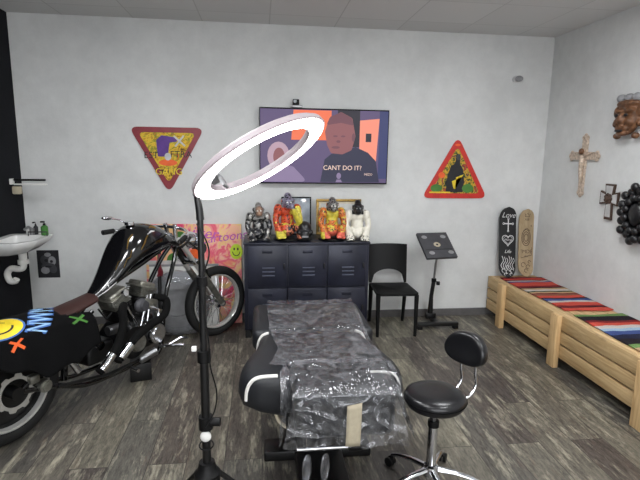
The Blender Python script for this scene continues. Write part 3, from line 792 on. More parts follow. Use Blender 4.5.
for a in arms:
    g = Vector((sum(p[0] for p in a)/4, sum(p[1] for p in a)/4)); MB().prism([tuple(g+(Vector(p)-g)*.74) for p in a], fm, .003).build('mirror_piece', 'lightgrey', t, False)  # grey-white reflection put into a plain colour, pieces do not mirror
m = MB()
for k in range(7): m.ball((.03*math.cos(k*PI/3.5), -.028, .025+.03*math.sin(k*PI/3.5)), (.017,.012,.017), u=10, v=7)
m.ball((0,-.032,.025), .022); m.build('rosette', 'ink_brown', t)
t = thing('carved_mask', 'carved brown wooden mask with grey knobs on top, right wall', 'mask', wframe(3.63,1.98), RW)
m = MB(); B = m.ball
B((0,-.04,0), (.125,.05,.13)); B((0,-.09,-.01), (.03,.04,.05)); B((-.055,-.08,.055), (.045,.025,.018)); B((.055,-.08,.055), (.045,.025,.018))
B((-.06,-.075,-.03), (.04,.03,.035)); B((.06,-.075,-.03), (.04,.03,.035)); B((0,-.085,-.08), (.07,.03,.02)); B((0,-.08,-.12), (.06,.03,.02)); B((0,-.05,.11), (.12,.045,.03))
for q in (-1,1): B((q*.125,-.035,.05), (.03,.03,.05)); B((q*.13,-.035,-.04), (.025,.03,.03)); B((q*.1,-.04,-.135), (.03,.03,.025))
o = m.build('face', 'brownmask', t); remesh(o, .008, 1)
m = MB()
for q in (-1,1): MB().ball((q*.052,-.104,.02), (.02,.008,.012)).build('eye', 'dark', t)
m.ball((0,-.112,-.098), (.045,.01,.009)); m.build('mouth', 'dark', t)
for q in (-.085,-.0,.085): MB().ball((q,-.045,.155), (.04,.036,.032)).build('knob', 'grey', t)
t = thing('black_ornament', 'black ornament of clustered round knobs at the right edge', 'ornament', wframe(3.41,1.25), RW)
m = MB()
m.lathe([(.085,-.05),(.1,-.045),(.14,-.04),(.165,-.02),(.165,-.003),(.085,-.003)], Matrix.Rotation(PI/2, 4, 'X') @ Matrix.Diagonal((1,1.25,-1,1)), 30)
o = m.build('backing', 'blackresin', t)
for k in range(18):
    a = 2*PI*k/18; r = .15+.018*(k % 2)
    m = MB(); m.ball((r*math.cos(a), -.045-.008*(k % 3), r*1.25*math.sin(a)), (.036,.028,.034), u=14, v=9)
    m.build('knob', 'blackresin', t)
MB().ball((0,-.05,0), (.07,.035,.09)).build('center_boss', 'blackresin', t)
for k in range(12):
    a = 2*PI*(k+.5)/12; MB().ball((.105*math.cos(a), -.062, .13*math.sin(a)), (.032,.026,.03), u=14, v=9).build('knob', 'blackresin', t)

# ---------------------------------------------------------------- corner sink
t = thing('wash_basin', 'small white wall-mounted wash basin in the left corner', 'sink', (XL, 4.33, .94))
m = MB(); rings = []
out = rpoly([(.001,-.3),(.25,-.3),(.36,-.16),(.36,.2),(.001,.2)], .05)
def rg(s, z, ox=.0): return [Vector((max(.001, ox+(p[0]-.0)*s), p[1]*s-.05*(1-s), z)) for p in out]
for s, z in ((.55,-.12),(.72,-.105),(.9,-.058),(1,-.012),(1,0)): rings.append(rg(s, z))
inn = rpoly([(.06,-.25),(.235,-.25),(.32,-.14),(.32,.12),(.06,.12)], .05)
m.loft(rings, cap=False)
def ri(s, z): return [Vector((.18+(p[0]-.18)*s, -.05+(p[1]+.05)*s, z)) for p in inn]
# rim between outer and inner outline, then the bowl
a = [m.b.verts.new(p) for p in rings[-1]]; k = len(a)
b = [m.b.verts.new(p) for p in ri(1, .0)]
for i in range(k): m.face([a[i], a[(i+1) % k], b[(i+1) % k], b[i]])
m.loft([ri(1,0), ri(.95,-.025), ri(.8,-.07), ri(.5,-.088), ri(.1,-.09)], cap=False)
m.b.faces.new([m.b.verts.new(p) for p in ri(.1,-.09)]); m.b.faces.new([m.b.verts.new(p) for p in rings[0]])
bmesh.ops.remove_doubles(m.b, verts=m.b.verts[:], dist=.0004)
m.build('basin', 'white', t, True, 50)
MB().cyl((.19,-.07,-.0895),(.19,-.07,-.086), .02).build('drain', 'steel', t)
m = MB(); m.cyl((.2,.14,0),(.2,.14,.06), .02); m.tube([(.2,.14,.05),(.19,.1,.075),(.18,.05,.06)], .011); m.build('tap', 'steel', t)
MB().tube(spline([(.17,.0,-.115),(.17,.0,-.2),(.165,.0,-.255),(.13,0,-.27),(.07,0,-.265),(.035,0,-.31),(.05,0,-.37),(.09,0,-.375),(.105,0,-.355)], 6), [.032]*8+[.026]*41, 14).build('waste_pipe', 'white_plastic', t)
MB().cyl((.17,0,-.225),(.17,0,-.19), .042).build('pipe_nut', 'white_plastic', t)
def bottle(lab, x, y, r, h, mb, mc, grp='bottles on the wash basin'):
    t = thing('soap_bottle', lab, 'bottle', (x, y, .941), 0, grp)
    MB().lathe([(0,0),(r*.95,0),(r,.006),(r,h*.72),(r*.6,h*.82),(r*.42,h*.86),(0,h*.86)], seg=20).build('bottle', mb, t)
    m = MB().cyl((0,0,h*.85),(0,0,h), r*.4); m.cyl((0,0,h),(0,0,h*1.15), r*.16); m.box((-.008,-.012,h*1.17), (r*1.0,.03,.012), bevel=.003)
    m.build('pump', 'black_plastic', t); return t
bottle('green liquid soap bottle with black pump on the basin edge', -1.852, 4.45, .029, .1, 'soap', 'black_plastic')
bottle('slim dark bottle beside the green soap on the basin', -1.94, 4.49, .018, .09, 'dark', 'black_plastic')
t = thing('bottle_rail', 'thin black rail on the back rim of the basin before the bottles', 'rail', (-1.89, 4.40, .941))
m = MB().tube([(-.075,0,0),(-.075,0,.035),(.075,0,.035),(.075,0,0)], .005, 8); m.build('rail', 'black_metal', t)
# bracket on the left wall
t = thing('wall_bracket', 'white wall bracket with a black rod above the basin', 'bracket', (XL, 4.6, 1.385))
MB().box((.0125,0,.005), (.025,.05,.05), bevel=.006).build('mount', 'white_plastic', t)
MB().cyl((.03,0,.02),(.29,.0,.02), .009).build('rod', 'black_plastic', t)
MB().box((.165,0,-.018), (.26,.05,.012), bevel=.003).build('arm', 'white_plastic', t)
MB().box((.05,0,-.07), (.07,.05,.07), bevel=.012).build('roll', 'tape', t)
# monochrome photo print
t = thing('photo_print', 'small black and white photo print on the back wall below the basin', 'picture', (-1.99, YB, .605))
MB().box((0,-.003,0), (.195,.002,.265)).build('paper', 'dark', t, False)
m = MB(); f = FR((0,-.0045,0), (1,0,0), (0,0,1))
for q, (x, y, a, b) in enumerate(((-.02,.04,.05,.05),(.035,.03,.035,.045),(0,-.02,.065,.03),(-.03,-.06,.04,.035),(.04,-.05,.035,.04),(0,.09,.03,.02))):
    m.mi = q % 2; m.poly(ell(x, y, a, b, 14), f, .0004*q)
m.mi = 2; m.poly(ell(-.015,.035,.018,.014), f, .003); m.poly(ell(.03,.025,.014,.014), f, .003); m.poly(ell(.0,-.025,.03,.01), f, .003)
m.build('image', ['greydark','grey','dark'], t, False, normals=False)

# ---------------------------------------------------------------- ring light on a tripod
M['ring_glow'] = emit('ring_light_diffuser', (1,.97,.96,1), 14)
LX, LY = -.211, 1.757
t = thing('ring_light', 'large glowing ring light on a black tripod stand in front of the bed', 'ring light', (LX, LY, 0))
m = MB().cyl((0,0,.45),(0,0,.93), .0165); m.build('lower_pole', 'black_metal', t)
MB().cyl((0,0,.90),(0,0,1.22), .0138).build('middle_pole', 'black_metal', t)
MB().cyl((0,0,1.2),(0,0,1.47), .0112).build('upper_pole', 'black_metal', t)
m = MB().cyl((0,0,.64),(0,0,.69), .027); m.build('collar', 'black_plastic', t)
m = MB().cyl((.02,-.01,.672),(.055,-.015,.672), .017, seg=10); m.build('knob', 'black_plastic', t)
m = MB().cyl((0,0,.91),(0,0,.955), .025); m.build('collar', 'black_plastic', t)
MB().box((-.034,-.01,.965), (.018,.016,.018), bevel=.003).build('cable_clip', 'white_plastic', t)
MB().cyl((0,0,1.2),(0,0,1.235), .02).build('collar', 'black_plastic', t)
MB().ball((0,-.016,.615), (.021,.012,.022)).build('sticker', 'white_plastic', t)
MB().tube([(.026*math.cos(a), .026*math.sin(a), .57+.006*math.sin(a)) for a in [2*PI*k/16 for k in range(16)]], .003, 6, closed=True).build('cable_tie', 'black_plastic', t)
m = MB().lathe([(0,.50),(.03,.50),(.036,.47),(.05,.455),(.05,.42),(.02,.42)]); m.build('hub', 'black_plastic', t)
for k in range(3):
    a = .5+2*PI*k/3; cs, sn = math.cos(a), math.sin(a)
    MB().tube([(.04*cs,.04*sn,.445),(.42*cs,.42*sn,.012)], .011, 10).build('leg', 'black_metal', t)
    MB().tube([(.02*cs,.02*sn,.2),(.25*cs,.25*sn,.207)], .006, 8).build('brace', 'black_metal', t)
    MB().ball((.42*cs,.42*sn,.014), .014).build('rubber_foot', 'rubber', t)
MB().cyl((0,0,.17),(0,0,.46), .013).build('centre_tube', 'black_metal', t)
cab = spline([(-.01,-.02,1.43),(.03,-.022,1.33),(.0,-.022,1.2),(.02,-.022,1.0),(.024,-.022,.9),(.045,-.024,.8),(.035,-.024,.72),(.0,-.028,.66)], 8)
MB().tube(cab, .0028, 6).build('cable', 'black_plastic', t)
nrm = Vector((.485,-.285,-.827)).normalized(); maj = Vector((.863,0,.506)); maj = (maj-nrm*maj.dot(nrm)).normalized()
fr = Matrix((maj, nrm.cross(maj), nrm)).transposed().to_4x4(); fr.translation = (.001-LX, 0, 1.650)
m = MB(); m.lathe([(.193,.0),(.193,-.014),(.2,-.024),(.245,-.024),(.257,-.014),(.26,0),(.256,.004),(.251,.002),(.2,.002),(.196,.004),(.193,0)], fr, 80)
rb = m.build('ring_shell', 'ringbody', t)
MB().lathe([(.199,.0025),(.2,.006),(.225,.008),(.25,.006),(.252,.0025)], fr, 80).build('diffuser', 'ring_glow', rb)
# neck from the pole to the ring rim, and the phone clamp inside the ring
pl = fr @ Vector((-.245,0,-.03)); m = MB().tube([(0,0,1.44),(-.002,0,1.475),tuple(pl)], [.0145,.013,.011], 10); m.build('tilt_neck', 'black_metal', t)
m = MB(); m.box(fr @ Vector((-.168,.01,-.02)), (.045,.09,.012), fr.to_3x3(), bevel=.004); m.box(fr @ Vector((-.15,.01,-.0)), (.012,.07,.045), fr.to_3x3(), bevel=.004); m.build('phone_clamp', 'grey', rb)
MB().ball(fr @ Vector((-.262,-.03,-.02)), .009).build('thumb_screw', 'greydark', rb)

# ---------------------------------------------------------------- tattoo bed
BX, BY = .33, 2.62
t = bed = thing('tattoo_bed', 'black padded tattoo bed in three sections under clear plastic in the room centre', 'bed', (BX, BY, 0))
SH = Matrix.Translation((-BX, -BY, 0))
def wb(m, name, ma, par, **k):
    bmesh.ops.transform(m.b, matrix=SH, verts=m.b.verts[:]); return m.build(name, ma, par, **k)
BZ = .60
wb(MB().box((.3875,2.205,BZ-.115), (.475,.31,.23), bevel=.045, seg=5), 'leg_cushion', 'bed_leather', t)
HW = [(2.235,.31),(2.25,.375),(2.29,.412),(2.36,.428),(2.46,.424),(2.57,.395),(2.68,.352),(2.80,.333),(2.85,.33),(2.865,.31)]
def bsec(y, hw, q):
    top = [(-1,.475),(-.992,.52),(-.96,.56),(-.90,.586),(-.80,.598),(-.6,.6),(-.3,.6),(0,.6)]
    bot = [(-.97,.44),(-.85,.415),(-.5,.38),(0,.37)]
    half = top; pts = [(x, z) for x, z in half]+[(-x, z) for x, z in half[-2::-1]]+[(-x, z) for x, z in bot]+[(x, z) for x, z in bot[-2::-1]]
    cz = .5; return [Vector((.31+x*hw, y, cz+(z-cz)*q)) for x, z in pts]
wb(MB().loft([bsec(y, hw, .8 if i in (0, len(HW)-1) else (.93 if i in (1, len(HW)-2) else 1)) for i, (y, hw) in enumerate(HW)]), 'seat_cushion', 'bed_leather', t, angle=80)
wb(MB().box((.325,3.165,BZ-.07), (.76,.57,.14), bevel=.045, seg=5), 'back_cushion', 'bed_leather', t)
# white piping along both ends of the seat cushion
def pipe(y, hw, q, r):
    pts = [(x, z) for x, z in [(-.985,.44),(-1,.475),(-.992,.52),(-.96,.56),(-.90,.588),(-.80,.6),(-.6,.603),(0,.603),(.6,.603),(.80,.6),(.90,.588),(.96,.56),(.992,.52),(1,.475),(.985,.44)]]
    return [Vector((.31+x*hw, y, .5+(z-.5)*q)) for x, z in pts]
for y, hw, q, k in ((2.262,.385,.97,6), (2.85,.332,.985,5)):
    P = [tuple(p) for p in pipe(y, hw, q, 0)][1:-1]
    for seg in (P[:k], P[-k:]): wb(MB().tube(spline(seg, 3), .0095, 8), 'piping', 'piping', t)
m = MB()
for q in (-1,1): m.box((.34+q*.2,2.75,.395), (.05,1.3,.045), bevel=.005)
for y in (2.3,2.75,3.3): m.box((.34,y,.385), (.45,.05,.03))
for q in (-1,1): m.box((.34+q*.2,3.0,.45), (.06,.3,.08), bevel=.006)
wb(m, 'frame', 'black_metal', t)
wb(MB().box((.31,2.62,.215), (.24,.34,.34), bevel=.01), 'pedestal', 'black_metal', t)
m = MB().box((.31,2.35,.03), (.26,1.1,.06), bevel=.012); m.box((.31,2.53,.03), (.6,.14,.06), bevel=.012); m.box((.31,3.05,.03), (.6,.12,.06), bevel=.012)
wb(m, 'base', 'black_metal', t)
m = MB().tube([(.16,2.06,.33),(.44,2.06,.33)], .011, 12); m.tube([(.2,2.06,.33),(.2,2.2,.39)], .009); m.tube([(.4,2.06,.33),(.4,2.2,.39)], .009)
wb(m, 'foot_bar', 'chrome', t)
wb(MB().cyl((.40,2.06,.33),(.46,2.06,.33), .02), 'foot_bar_grip', 'black_plastic', t)
for x in (.205,.29):
    wb(MB().tube([(x+.02*math.cos(a), 2.04+.02*math.cos(a), .245+.065*math.sin(a)) for a in [2*PI*k/24 for k in range(24)]], .0035, 8, closed=True).prism(ell(0,0,.02,.065,24), FR((x,2.04,.245),(1,1,0),(0,0,1)), .001), 'hanging_loop', 'film', t)
wb(MB().tube(spline([(.10,2.36,.44),(.07,2.34,.39),(.085,2.32,.33),(.13,2.31,.295),(.17,2.31,.29)], 6), .0095, 10), 'lever', 'cream', t)

# clear plastic film lying over the bed
def rdg(x, y, z): return (1-abs(noise.noise(Vector((x, y, z)))*1.6))**3
def crk(x, y, s=1):
    w = noise.noise(Vector((x*5, y*5, 2)))
    return .011*rdg(x*5+w*2, y*8+w*3, 3)+.006*rdg(x*13-w*3+y*7, y*9, 7)+.0015*rdg(x*30, y*30+w*4, 5)
def lerp(tb, v):
    for (a, p), (b, q) in zip(tb, tb[1:]):
        if a >= v >= b or a <= v <= b: return p+(q-p)*(v-a)/(b-a)
    return tb[-1][1]
XLt = [(3.46,.045),(3.2,.04),(2.88,.05),(2.7,.07),(2.55,.09),(2.42,.06),(2.36,.04)]
XRt = [(3.46,.66),(3.2,.655),(2.88,.64),(2.7,.625),(2.55,.63),(2.42,.64),(2.36,.65)]
m = MB()
def top(u, v):
    y = 3.455-1.11*v; a, b = lerp(XLt, y), lerp(XRt, y); x = a+(b-a)*u
    e = min(u, 1-u)
    z = BZ+.012+crk(x, y)*.55+(.006 if e < .04 else 0)-.012*math.exp(-((y-2.872)/.012)**2)
    if y < 2.39 and .15 < x < .63: z += .004
    return Vector((x+.006*noise.noise(Vector((y*14, u*3, 5))), y, z))
m.grid(top, 120, 210)
def leg(u, v):
    x = .135+.505*u; y = 2.375-.325*min(1, v/.55)
    if v < .55:
        z = BZ+.02+crk(x, y)
        ex = max(0, .165-x, x-.61); z -= .6*ex
        if v > .5: z -= .012*((v-.5)/.05)**2
        return Vector((x, y, z))
    w = (v-.55)/.45; fl = 1+.16*w; xx = .3875+(x-.3875)*fl
    z = BZ+.004-.255*w+(.02*noise.noise(Vector((x*12,1,1)))+.012*noise.noise(Vector((x*40,1,9))) if v > .9 else 0)
    q = noise.noise(Vector((x*4, z*4, 2))); yy = 2.034-.016*rdg(x*6+z*6+q*2, z*4-x*4, 2)-.009*rdg(x*15-z*11+q*3, z*7+x*6, 8)-.002*rdg(x*36, z*30+q*4, 5)
    return Vector((xx, yy, z))
m.grid(leg, 130, 150)
def skirt(q):
    def fn(u, v):
        y = 2.36-.325*u; w = v
        x0 = .3875+q*.243; x = x0+q*(.012+.055*w*(.5+.5*u)+.014*noise.noise(Vector((y*16, w*6, q))))
        if q > 0: x += .015*w*u
        z = BZ+.012-.02*(1-u)*w-.25*w**.8*(.35+.65*u)+.01*noise.noise(Vector((y*22, w*9, 4)))
        return Vector((x, y, z))
    return fn
# left skirt stays outside the seat cushion (its front face is at y 2.235)
def clampf(fn):
    def g(u, v):
        p = fn(u, v)
        if p.y > 2.22:
            zt = BZ+.014-.12*max(0, (abs(p.x-.31)/.41-.86)/.14)**2
            p.z = max(p.z, zt)
        return p
    return g
m.grid(clampf(skirt(-1)), 40, 30); m.grid(clampf(skirt(1)), 40, 30)
o = wb(m, 'plastic_film', 'film', None, angle=180); o.location = (BX, BY, 0)
tag(o, 'crinkled clear plastic film draped over the black tattoo bed', 'plastic film')
o = MB().grid(lambda u, v: Vector((-.034+.068*u+.004*v, -.002*math.sin(v*4), -.105+.2*v+(.012*u if v == 1 else 0))), 4, 10).build('tape_strip', 'tape')
md = o.modifiers.new('t', 'SOLIDIFY'); md.thickness = .0015; bake(o)
o.location = (.412, 2.012, .465); tag(o, 'beige paper tape strip stuck on the near end of the plastic-wrapped bed', 'tape')

# ---------------------------------------------------------------- stool
t = thing('stool', 'round black stool with a small padded backrest on a chrome five-star base', 'stool', (.85, 2.17, 0))
SZ = .033
MB().lathe([(r*.96, z+SZ) for r, z in [(0,.423),(.115,.423),(.143,.43),(.155,.448),(.158,.466),(.151,.485),(.13,.497),(.08,.501),(0,.499)]], seg=48).build('seat', 'black_leather', t)
MB().tube([(.1525*math.cos(a), .1525*math.sin(a), .462+SZ) for a in [2*PI*k/48 for k in range(48)]], .0025, 6, closed=True).build('seat_seam', 'black_matte', t)
MB().cyl((0,0,.12),(0,0,.36), .024).build('column', 'chrome', t)
MB().cyl((0,0,.345),(0,0,.375), .028).build('collar', 'black_plastic', t)
MB().cyl((0,0,.36),(0,0,.457), .013).build('gas_lift', 'steel', t)
MB().lathe([(0,.075),(.04,.075),(.045,.09),(.036,.13),(.026,.135)]).build('hub', 'chrome', t)
for k in range(5):
    a = math.radians(-17+72*k); cs, sn = math.cos(a), math.sin(a)
    m = MB().tube([(.02*cs,.02*sn,.112),(.12*cs,.12*sn,.105),(.2*cs,.2*sn,.085),(.245*cs,.245*sn,.066)], [.02,.017,.014,.012], 10, flat=.7)
    l = m.build('leg', 'chrome', t)
    m = MB().cyl((.24*cs,.24*sn,.066),(.24*cs,.24*sn,.04), .008)
    px, py = -sn, cs
    for q in (-1,1):
        ctr = Vector((.255*cs, .255*sn, .025)); m.cyl(ctr+Vector((px,py,0))*q*.006, ctr+Vector((px,py,0))*q*.02, .025, seg=16)
    m.build('caster', 'black_plastic', l)
nx = Vector((-.83,-.55,.12)).normalized(); wd = Vector((.55,-.83,0)).normalized(); upv = wd.cross(nx)*-1
if upv.z < 0: upv = -upv
PC = Vector((.183,.075,.712))
def pad(u, v):
    a = 2*PI*u; b = PI*(v-.5)
    X = math.cos(a); Z = math.sin(a)
    X = math.copysign(abs(X)**.8, X)*.118; Z = (math.copysign(abs(Z)**.8, Z)); Z = Z*.09 if Z > 0 else Z*.078
    X *= 1-.16*max(0, Z/.09)
    e = math.copysign(abs(math.sin(b))**.6, math.sin(b)); r = abs(math.cos(b))**.35
    return PC+wd*X*r+upv*Z*r+nx*(.034*e+.5*X*X*r*2)
m = MB().grid(pad, 48, 20); bmesh.ops.remove_doubles(m.b, verts=m.b.verts[:], dist=.0008); m.build('backrest', 'black_leather', t, angle=80)
for q in (-.042,.042):
    a = PC-nx*.03+wd*q-upv*.02; b = PC-nx*.04+wd*q-upv*.12
    MB().tube(spline([tuple(a), tuple(b), tuple(b-Vector((-.006,0,.06))), (b.x-.03, b.y-.015, .475), (b.x*.55+.02, b.y*.5, .463), (.1, .03+q*.8, .457)], 7), .0085, 10).build('back_tube', 'chrome', t)

# ---------------------------------------------------------------- motorcycle (x forward, y left, z up)
BL0, BRZ = (-1.462, 2.80, 0), math.radians(57.29)
t = bike = thing('motorcycle', 'black custom chopper motorcycle with long chrome fork and stretched tank', 'motorcycle', BL0, BRZ)
def torus(m, R, r, mt, w=None, seg=48, s2=14):
    w = w or r; m.lathe([(R+r*math.cos(2*PI*k/s2), w*math.sin(2*PI*k/s2)) for k in range(s2+1)], mt, seg)
AX = Matrix.Rotation(PI/2, 4, 'X')
# rear wheel
m = MB(); torus(m, .265, .065, Matrix.Translation((0,0,.33)) @ AX, .08); rt = m.build('rear_tire', 'rubber', t)
m = MB(); T0 = Matrix.Translation((0,0,.33)) @ AX
m.lathe([(.236,-.074),(.23,-.08),(.219,-.078),(.214,-.06),(.214,.06),(.219,.078),(.23,.08),(.236,.074),(.22,.0),(.236,-.074)], T0, 56); m.build('rim', 'polished', rt)
m = MB(); m.lathe([(0,-.03),(.205,-.02),(.205,.02),(0,.03)], T0, 40); m.build('wheel_disc', 'black_metal', rt)
m = MB(); m.lathe([(.062,-.118),(.088,-.118),(.088,-.112),(.062,-.112),(.062,-.118)], T0, 40)
ring = [(r*math.cos(a), r*math.sin(a)) for a, r in [(2*PI*k/64, .112 if (k//4) % 2 else .098) for k in range(64)]]; hole = [(.08*math.cos(2*PI*k/64), .08*math.sin(2*PI*k/64)) for k in range(64)]
for z in (.1145, .1185):
    A_ = [m.b.verts.new((x, -z, .33+y)) for x, y in ring]; B_ = [m.b.verts.new((x, -z, .33+y)) for x, y in hole]
    for k in range(64): m.face([A_[k], A_[(k+1) % 64], B_[(k+1) % 64], B_[k]])
m.build('brake_disc', 'disc_steel', rt)
m = MB().cyl((0,-.14,.33),(0,.14,.33), .035); m.build('hub', 'black_metal', rt)
m = MB().box((.10,-.125,.375), (.06,.05,.05), bevel=.01); m.build('brake_caliper', 'alloy', t)
m = MB().cyl((.16,-.15,.31),(.16,-.105,.31), .038); m.cyl((.16,-.162,.31),(.16,-.15,.31), .022); m.build('axle_pulley_cover', 'alloy', t)
# front wheel, steered to the right
FW = Matrix.Translation((1.945,0,.325)) @ Matrix.Rotation(math.radians(-15.5), 4, 'Z'); T1 = FW @ AX
m = MB(); torus(m, .286, .039, T1, .044, 64); ft = m.build('front_tire', 'rubber', t)
m = MB(); m.lathe([(.25,-.03),(.243,-.032),(.235,-.02),(.232,0),(.235,.02),(.243,.032),(.25,.03)], T1, 64); m.build('rim', 'polished', ft)
m = MB().cyl(FW @ Vector((0,-.06,0)), FW @ Vector((0,.06,0)), .03); m.lathe([(.03,-.05),(.055,-.045),(.03,-.035)], T1, 24); m.lathe([(.03,.05),(.055,.045),(.03,.035)], T1, 24); m.build('hub', 'chrome', ft)
m = MB()
for k in range(40):
    a = 2*PI*k/40; s = 1 if k % 2 else -1; b = a+(.5 if (k//2) % 2 else -.5)
    m.tube([FW @ Vector((.045*math.cos(b), s*.042, .045*math.sin(b))), FW @ Vector((.236*math.cos(a), s*.006, .236*math.sin(a)))], .0018, 5)
o = m.build('spokes', 'chrome', ft)
# fork
def fq(y, s): # point at share s from triple clamp (0) to axle (1) on the leg at side y
    a = Matrix.Translation((1.43,0,.955)) @ Matrix.Rotation(math.radians(-15.5), 4, 'Z') @ Vector((0,y,0)); b = FW @ Vector((0,y,0)); return a.lerp(b, s)
for y in (-.098,.098):
    fl = MB().tube([fq(y,-.06), fq(y,.56)], .02, 14).build('fork_tube', 'polished', t)
    MB().tube([fq(y,.46), fq(y,.5), fq(y,.97), fq(y,1.03)], [.025,.028,.027,.024], 14).build('fork_slider', 'alloy', fl)
    MB().ball(fq(y,1.0), (.03,.03,.03)).build('axle_clamp', 'chrome', fl)
for s in (.0,.27):
    m = MB(); m.tube([fq(-.115,s), fq(0,s)-Vector((.02,0,0)), fq(.115,s)], [.03,.036,.03], 12); m.build('triple_clamp', 'chrome', t)
MB().tube([fq(-.098,1.0), fq(.098,1.0)], .011).build('axle', 'steel', t)
MB().tube([fq(0,-.06)+Vector((-.03,0,.02)), fq(0,.3)+Vector((-.03,0,0))], .032, 14).build('steering_neck', 'black_paint', t)
m = MB(); h = fq(0,.10)+Vector((.09,-.03,.06)); m.ball(h, (.085,.07,.07)); m.build('headlight', 'chrome', t)
MB().cyl(h+Vector((.05,-.02,-.005)), h+Vector((.088,-.035,-.01)), .06, .056).build('headlight_glass', 'mirror', t)
for y in (-.15,.13):
    c0 = fq(y,.27); m = MB().ball(c0+Vector((.03,0,.0)), (.035,.028,.028)); m.build('indicator', 'chrome', t)
MB().tube(spline([tuple(fq(-.03,0)+Vector((.05,-.05,.02))), tuple(fq(-.1,.12)+Vector((.10,-.05,-.02))), tuple(fq(-.1,.3)+Vector((.06,-.06,-.06))), tuple(fq(-.1,.55)+Vector((.02,-.04,.0)))], 8), .006, 8).build('brake_hose', 'black_plastic', t)
# handlebar
hb = spline([(1.06,.37,1.05),(1.2,.36,1.05),(1.34,.22,1.07),(1.40,0,1.08),(1.37,-.17,1.07),(1.28,-.26,1.05),(1.17,-.29,1.02)], 8)
hbo = MB().tube(hb, .013, 10).build('handlebar', 'chrome', t)
MB().tube([hb[0], hb[6]], .02, 12).build('grip', 'rubber', hbo); MB().tube([hb[-1], hb[-7]], .02, 12).build('grip', 'rubber', hbo)
for q in (-.05,.05): MB().tube([tuple(fq(q,-.04)), (1.385,q,1.105)], .018, 10).build('riser', 'chrome', hbo)
m = MB().tube([(1.3,.36,1.08),(1.22,.36,1.13),(1.15,.36,1.148)], .006, 8); m.build('clutch_lever', 'chrome', hbo)
m = MB().ball((1.105,.36,1.158), (.055,.03,.017), Matrix.Rotation(.1, 3, 'Y')); m.build('mirror', 'chrome', hbo)
m = MB().tube([(1.27,-.30,1.04),(1.2,-.335,1.02),(1.12,-.35,1.0)], [.012,.009,.011], 8); m.build('brake_lever', 'black_metal', hbo)
# tank
ST = [(.58,.69,.715,.03),(.64,.70,.75,.055),(.735,.745,.865,.09),(.81,.805,.985,.12),(.885,.86,1.10,.145),(.965,.895,1.152,.152),(1.07,.918,1.162,.148),(1.19,.935,1.128,.122),(1.31,.945,1.07,.085),(1.39,.952,1.02,.05),(1.41,.957,1.0,.025)]
def tsec(s, zb, zt, hw):
    out = []; zc, hh = (zb+zt)/2, (zt-zb)/2
    for k in range(28):
        a = 2*PI*k/28; X, Z = math.cos(a), math.sin(a); X = math.copysign(abs(X)**.75, X); Z = math.copysign(abs(Z)**.85, Z)
        out.append(Vector((s, X*hw*(1-.22*Z), zc+Z*hh)))
    return out
tk = MB().loft([tsec(*q) for q in ST]).build('fuel_tank', 'black_paint', t, angle=80); subsurf(tk, 1)
MB().cyl((.98,0,1.15),(.98,0,1.172), .035).build('fuel_cap', 'chrome', tk)
# star and pale stroke decoration on the tank flank (follows its surface)
def tsurf(s, f):   # f: share of height on the right flank
    for a, b in zip(ST, ST[1:]):
        if a[0] <= s <= b[0]:
            w = (s-a[0])/(b[0]-a[0]); zb, zt, hw = [a[i]+(b[i]-a[i])*w for i in (1,2,3)]; break
    Z = 2*f-1; c0 = max(0, 1-abs(Z)**(2/.85)); X = math.sqrt(c0)**.75 if c0 > 0 else 0
    return Vector((s, -X*hw*(1-.22*Z)-.003, (zb+zt)/2+Z*(zt-zb)/2))
m = MB()
def tstroke(pts, w):
    P = [tsurf(*p) for p in pts]; V = []
    for i, p in enumerate(P):
        d = (P[min(i+1, len(P)-1)]-P[max(i-1, 0)]).normalized(); q = Vector((-d.z, 0, d.x)).normalized()*w/2*(1-.5*abs(2*i/(len(P)-1)-1)); V.append((m.b.verts.new(p+q), m.b.verts.new(p-q)))
    for a, b in zip(V, V[1:]): m.face([a[1], b[1], b[0], a[0]])
for ma, w_, pts in (('ink_white',.014,[(.66,.6),(.70,.62),(.74,.58)]), ('ink_white',.014,[(.70,.75),(.70,.6),(.70,.42)]), ('gold',.016,[(.93,.45),(.97,.55),(1.0,.66),(1.02,.7)]),
        ('gold',.02,[(1.06,.86),(1.1,.9),(1.14,.86)]), ('gold',.02,[(.85,.8),(.88,.88),(.92,.9)]), ('ink_white',.01,[(.62,.3),(.68,.3),(.75,.28)]), ('ink_white',.016,[(1.02,.72),(1.06,.76),(1.1,.76)]),
        ('gold',.012,[(.80,.5),(.83,.62),(.85,.55),(.87,.66)]), ('gold',.01,[(.76,.75),(.79,.82),(.81,.74)])):
    m = MB(); tstroke(pts, w_); m.build('tank_decoration', ma, tk, True, 180, normals=False)
# frame
for y in (-.1,.1):
    MB().tube(spline([(1.42,y*.3,.93),(1.33,y*.7,.80),(1.2,y,.57),(1.16,y,.35),(1.12,y,.18),(1.0,y,.155),(.5,y,.17),(.25,y,.26),(.02,y*1.2,.33)], 6), .0175, 10).build('frame_tube', 'black_paint', t)
    MB().tube([(.56,y*.8,.64),(.2,y,.42),(.02,y*1.2,.33)], .015, 10).build('frame_stay', 'black_paint', t)
MB().tube(spline([(1.40,0,.97),(1.1,0,.86),(.8,0,.76),(.56,0,.66),(.42,0,.45),(.38,0,.22)], 6), .022, 12).build('backbone', 'black_paint', t)
